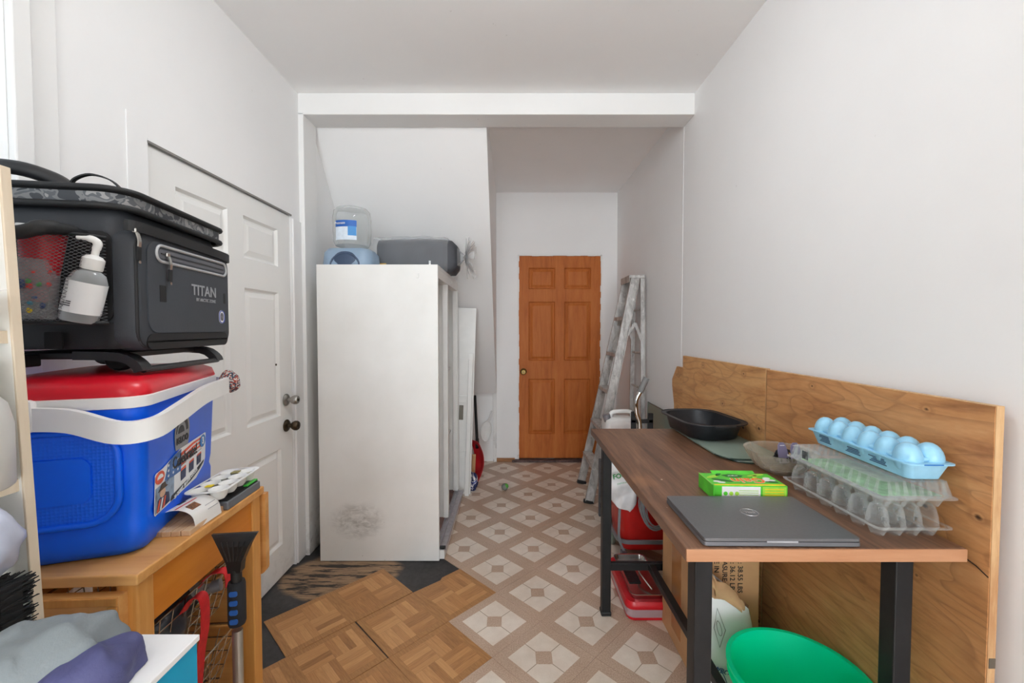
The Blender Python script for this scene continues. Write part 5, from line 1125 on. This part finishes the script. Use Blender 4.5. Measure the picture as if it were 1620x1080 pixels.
B().sphere((0, 0, 0), .028, (1, 1, 1), 20, 14).obj('ball_core', mat('grey_felt', (120, 124, 116), .8, var=.2, bump=.4), pb_, 60); B().sphere((.010, -.002, .006), .0225, (1, 1, 1), 16, 12).obj('green_patch', mat('felt_green', (84, 160, 60), .8), pb_, 60)
# narrow gap left of the wardrobe
cx_ = thing('white_cable', 'white cable hanging in the gap between wardrobe and doorway post', 'cable', (-1.165, 2.56, 0))
B().tube([(.0, .02, 1.06), (-.012, .0, .92), (-.018, -.01, .70), (-.008, -.015, .45), (.012, -.02, .25), (.018, -.01, .10), (.0, .02, .006)], .0045, 8, sub=6).obj('cable_run', mat('cable_white', (214, 213, 208), .5), cx_); B().box((-.006, .01, 1.04), (.03, .025, .05), None, .006).obj('plug', m_cwh, cx_, 30)
bs = thing('brown_sheet', 'brown cardboard sheet slid in beside the wardrobe', 'cardboard', (-1.175, 2.86, 0)); B().prism([(-.16, 0), (.4, 0), (.4, .9), (-.1, .9), (-.16, .7)], .006, 'yz', -.0).obj('sheet', m_card, bs, None); B().prism([(-.161, .05), (-.159, .05), (-.159, .7), (-.161, .7)], .006, 'yz', 0).obj('cut_edge', m_plye, bs, None)

# ================================================================ NEAR LEFT: shelf and boxed hats
m_bch = wood('cream_birch', (226, 212, 190), (212, 196, 172), axis='z', rough=.5, bump=.03); m_shw = mat('shelf_white', (232, 231, 226), .5, var=.02)
SL = -.040
su = thing('shelf_unit', 'cream-edged white shelf unit cropped at the left of the picture', 'shelf', (-.697, .630, 0), (0, SL, 0))
for y in (0, -.62):
    s_ = B().b2((-.42, y, 0), (-.004, y + .013, 1.615), .001).obj('side_panel', m_shw, su, None); B().b2((-.004, y - .0005, 0), (.0, y + .0135, 1.6155), .001).obj('edge_strip', m_bch, s_, None)
B().b2((-.42, -.60, .02), (-.412, 0, 1.60)).obj('back_panel', m_shw, su, None)
for z in (.06, .45, .908, 1.143, 1.368, 1.60): 
    s_ = B().b2((-.41, -.60, z - .018), (-.012, 0, z), .001).obj('shelf_board', m_shw, su, None); B().b2((-.012, -.60, z - .0185), (-.008, 0, z + .0005)).obj('shelf_edge', m_bch, s_, None)
def sw(x, y, z): return Vector((-.697, .630, 0)) + Euler((0, SL, 0)).to_matrix() @ Vector((x, y, z))
m_jug2 = mat('milky_hdpe', (206, 206, 202), .45, var=.03)
j1 = thing('white_jug', 'white plastic jug on the middle board of the shelf unit', 'jug', sw(-.020, -.062, 1.145))
B().lathe([(0, 0), (.05, 0), (.054, .004), (.054, .09), (.048, .12), (.025, .15), (.02, .155), (.02, .17), (0, .17)], 28).obj('jug_body', m_jug2, j1, 50); B().tube([(.03, 0, .145), (.06, -.01, .15), (.066, -.012, .11), (.052, -.008, .08)], .008, 8, sub=5).obj('jug_handle', m_jug2, j1); B().cyl((0, 0, .165), (0, 0, .182), .023, n=18).obj('jug_cap', m_cwh, j1)
lump('white_plastic_bag', 'bluish-white plastic bag bulging from the shelf above the black brush', 'bag', sw(-.004, -.066, 1.068), .05, (1.05, .9, 1.05), mat('milky_film', (184, 190, 208), .35, var=.04, bump=.4, bscale=25), .22, seed=31)
br = thing('scrub_brush', 'black bristle brush with grey back on the lowest visible shelf', 'brush', sw(.014, -.052, .910), (0, 0, .0))
B().box((-.012, -.024, .05), (.06, .012, .09), None, .005).obj('brush_back', m_gry, br, 30)
b = B(); random.seed(3)
for k in range(520):
    x = -.040 + .062 * random.random(); z = .006 + .098 * random.random(); y0 = -.018; ln = .040 + .006 * random.random(); dx = (random.random() - .5) * .014; dz = (random.random() - .5) * .014
    b.cyl((x, y0, z), (x + dx, y0 + ln, max(.002, z + dz)), .0016, .0009, 4, False)
b.box((-.009, -.004, .055), (.056, .028, .094)); b.obj('bristles', mat('black_bristle', (18, 18, 20), .7), br, None, kind='stuff')
pt = thing('photo_leaflet', 'curled photo leaflet lying over the shelf edge at the far left', 'leaflet', sw(.0, -.085, 1.392), (.32, 0, 0))
B().surf(lambda u, v: Vector((-.09 + .125 * u, -.06 + .12 * v, .001 + .012 * max(0, u - .55) ** 1.0 * 2 + .006 * v)), 12, 8).solid(.0015).obj('paper', m_cd, pt, 50)
for k, (u0, u1, v0, v1, cc) in enumerate(((.3, .6, .1, .5, (196, 150, 90)), (.62, .9, .12, .42, (206, 170, 60)), (.55, .92, .5, .9, (200, 66, 40)), (.2, .5, .55, .9, (120, 110, 96)))):
    B().surf(lambda u, v: Vector((-.09 + .125 * (u0 + (u1 - u0) * u), -.06 + .12 * (v0 + (v1 - v0) * v), .0030 + .012 * max(0, u0 + (u1 - u0) * u - .55) * 2 + .006 * (v0 + (v1 - v0) * v))), 6, 2).solid(.0003).obj('photo_print', mat('photo_tint_%s' % 'abcd'[k], cc, .4, var=.25, scale=60), pt, 50)

hb_ = thing('storage_box', 'white-topped teal box carrying the knit hats', 'box', (-.548, .432, .55), (0, 0, .0))
m_teal = mat('teal_card', (0, 150, 190), .5, var=.04); m_wcard = mat('white_card', (232, 232, 232), .55, var=.03)
B().b2((-.116, -.13, 0), (.116, .13, .394), .002).obj('box_body', m_teal, hb_, None); B().b2((-.118, -.132, .392), (.118, .132, .400), .001).obj('box_lid', m_wcard, hb_, None)
sb_ = thing('cardboard_carton', 'plain cardboard carton under the teal box', 'box', (-.548, .432, 0)); B().b2((-.117, -.135, 0), (.117, .135, .5495), .003).obj('carton', m_card, sb_, None); B().b2((-.03, -.136, .1), (.03, .136, .5498)).obj('tape_strip', m_tape, sb_, None)
def hat(name, label, c, sx, sy, h, m, rz, seed):
    b = B()
    def fn(u, v):
        a = 2 * PI * u; r_ = math.sin(min(1, v * 1.06) * PI / 2); prof = math.cos(v * PI / 2) ** .7
        p = Vector((sx * r_ * math.cos(a), sy * r_ * math.sin(a), h * prof)); q = mnoise.noise(p * 22 + Vector((seed, 0, 0))) * .011 + mnoise.noise(p * 48 + Vector((0, seed, 0))) * .005
        return p + Vector((q, q * .6, q * (1 if v < .85 else .15))) if v < .98 else Vector((p.x + q, p.y + q, 0.0))
    b.surf(fn, 44, 20); return b.obj(name, m, None, 70, c, (0, 0, rz), label=label, cat='hat', group='knit hats on the box')
h1 = hat('knit_hat', 'grey fleece hat heaped on the white box top', (-.565, .485, .9515), .085, .062, .062, fabric('grey_fleece', (124, 132, 136), 260, .5), .35, 5)
h2 = hat('knit_hat', 'indigo fleece hat peeking out beside the grey one', (-.492, .475, .9512), .034, .055, .046, fabric('indigo_fleece', (72, 74, 118), 260, .5), -.25, 11)
B().b2((-.02, -.066, .004), (.02, -.058, .02), .002).obj('sewn_tag', fabric('grey_fleece_tag', (96, 102, 106), 260, .5), h1, None)
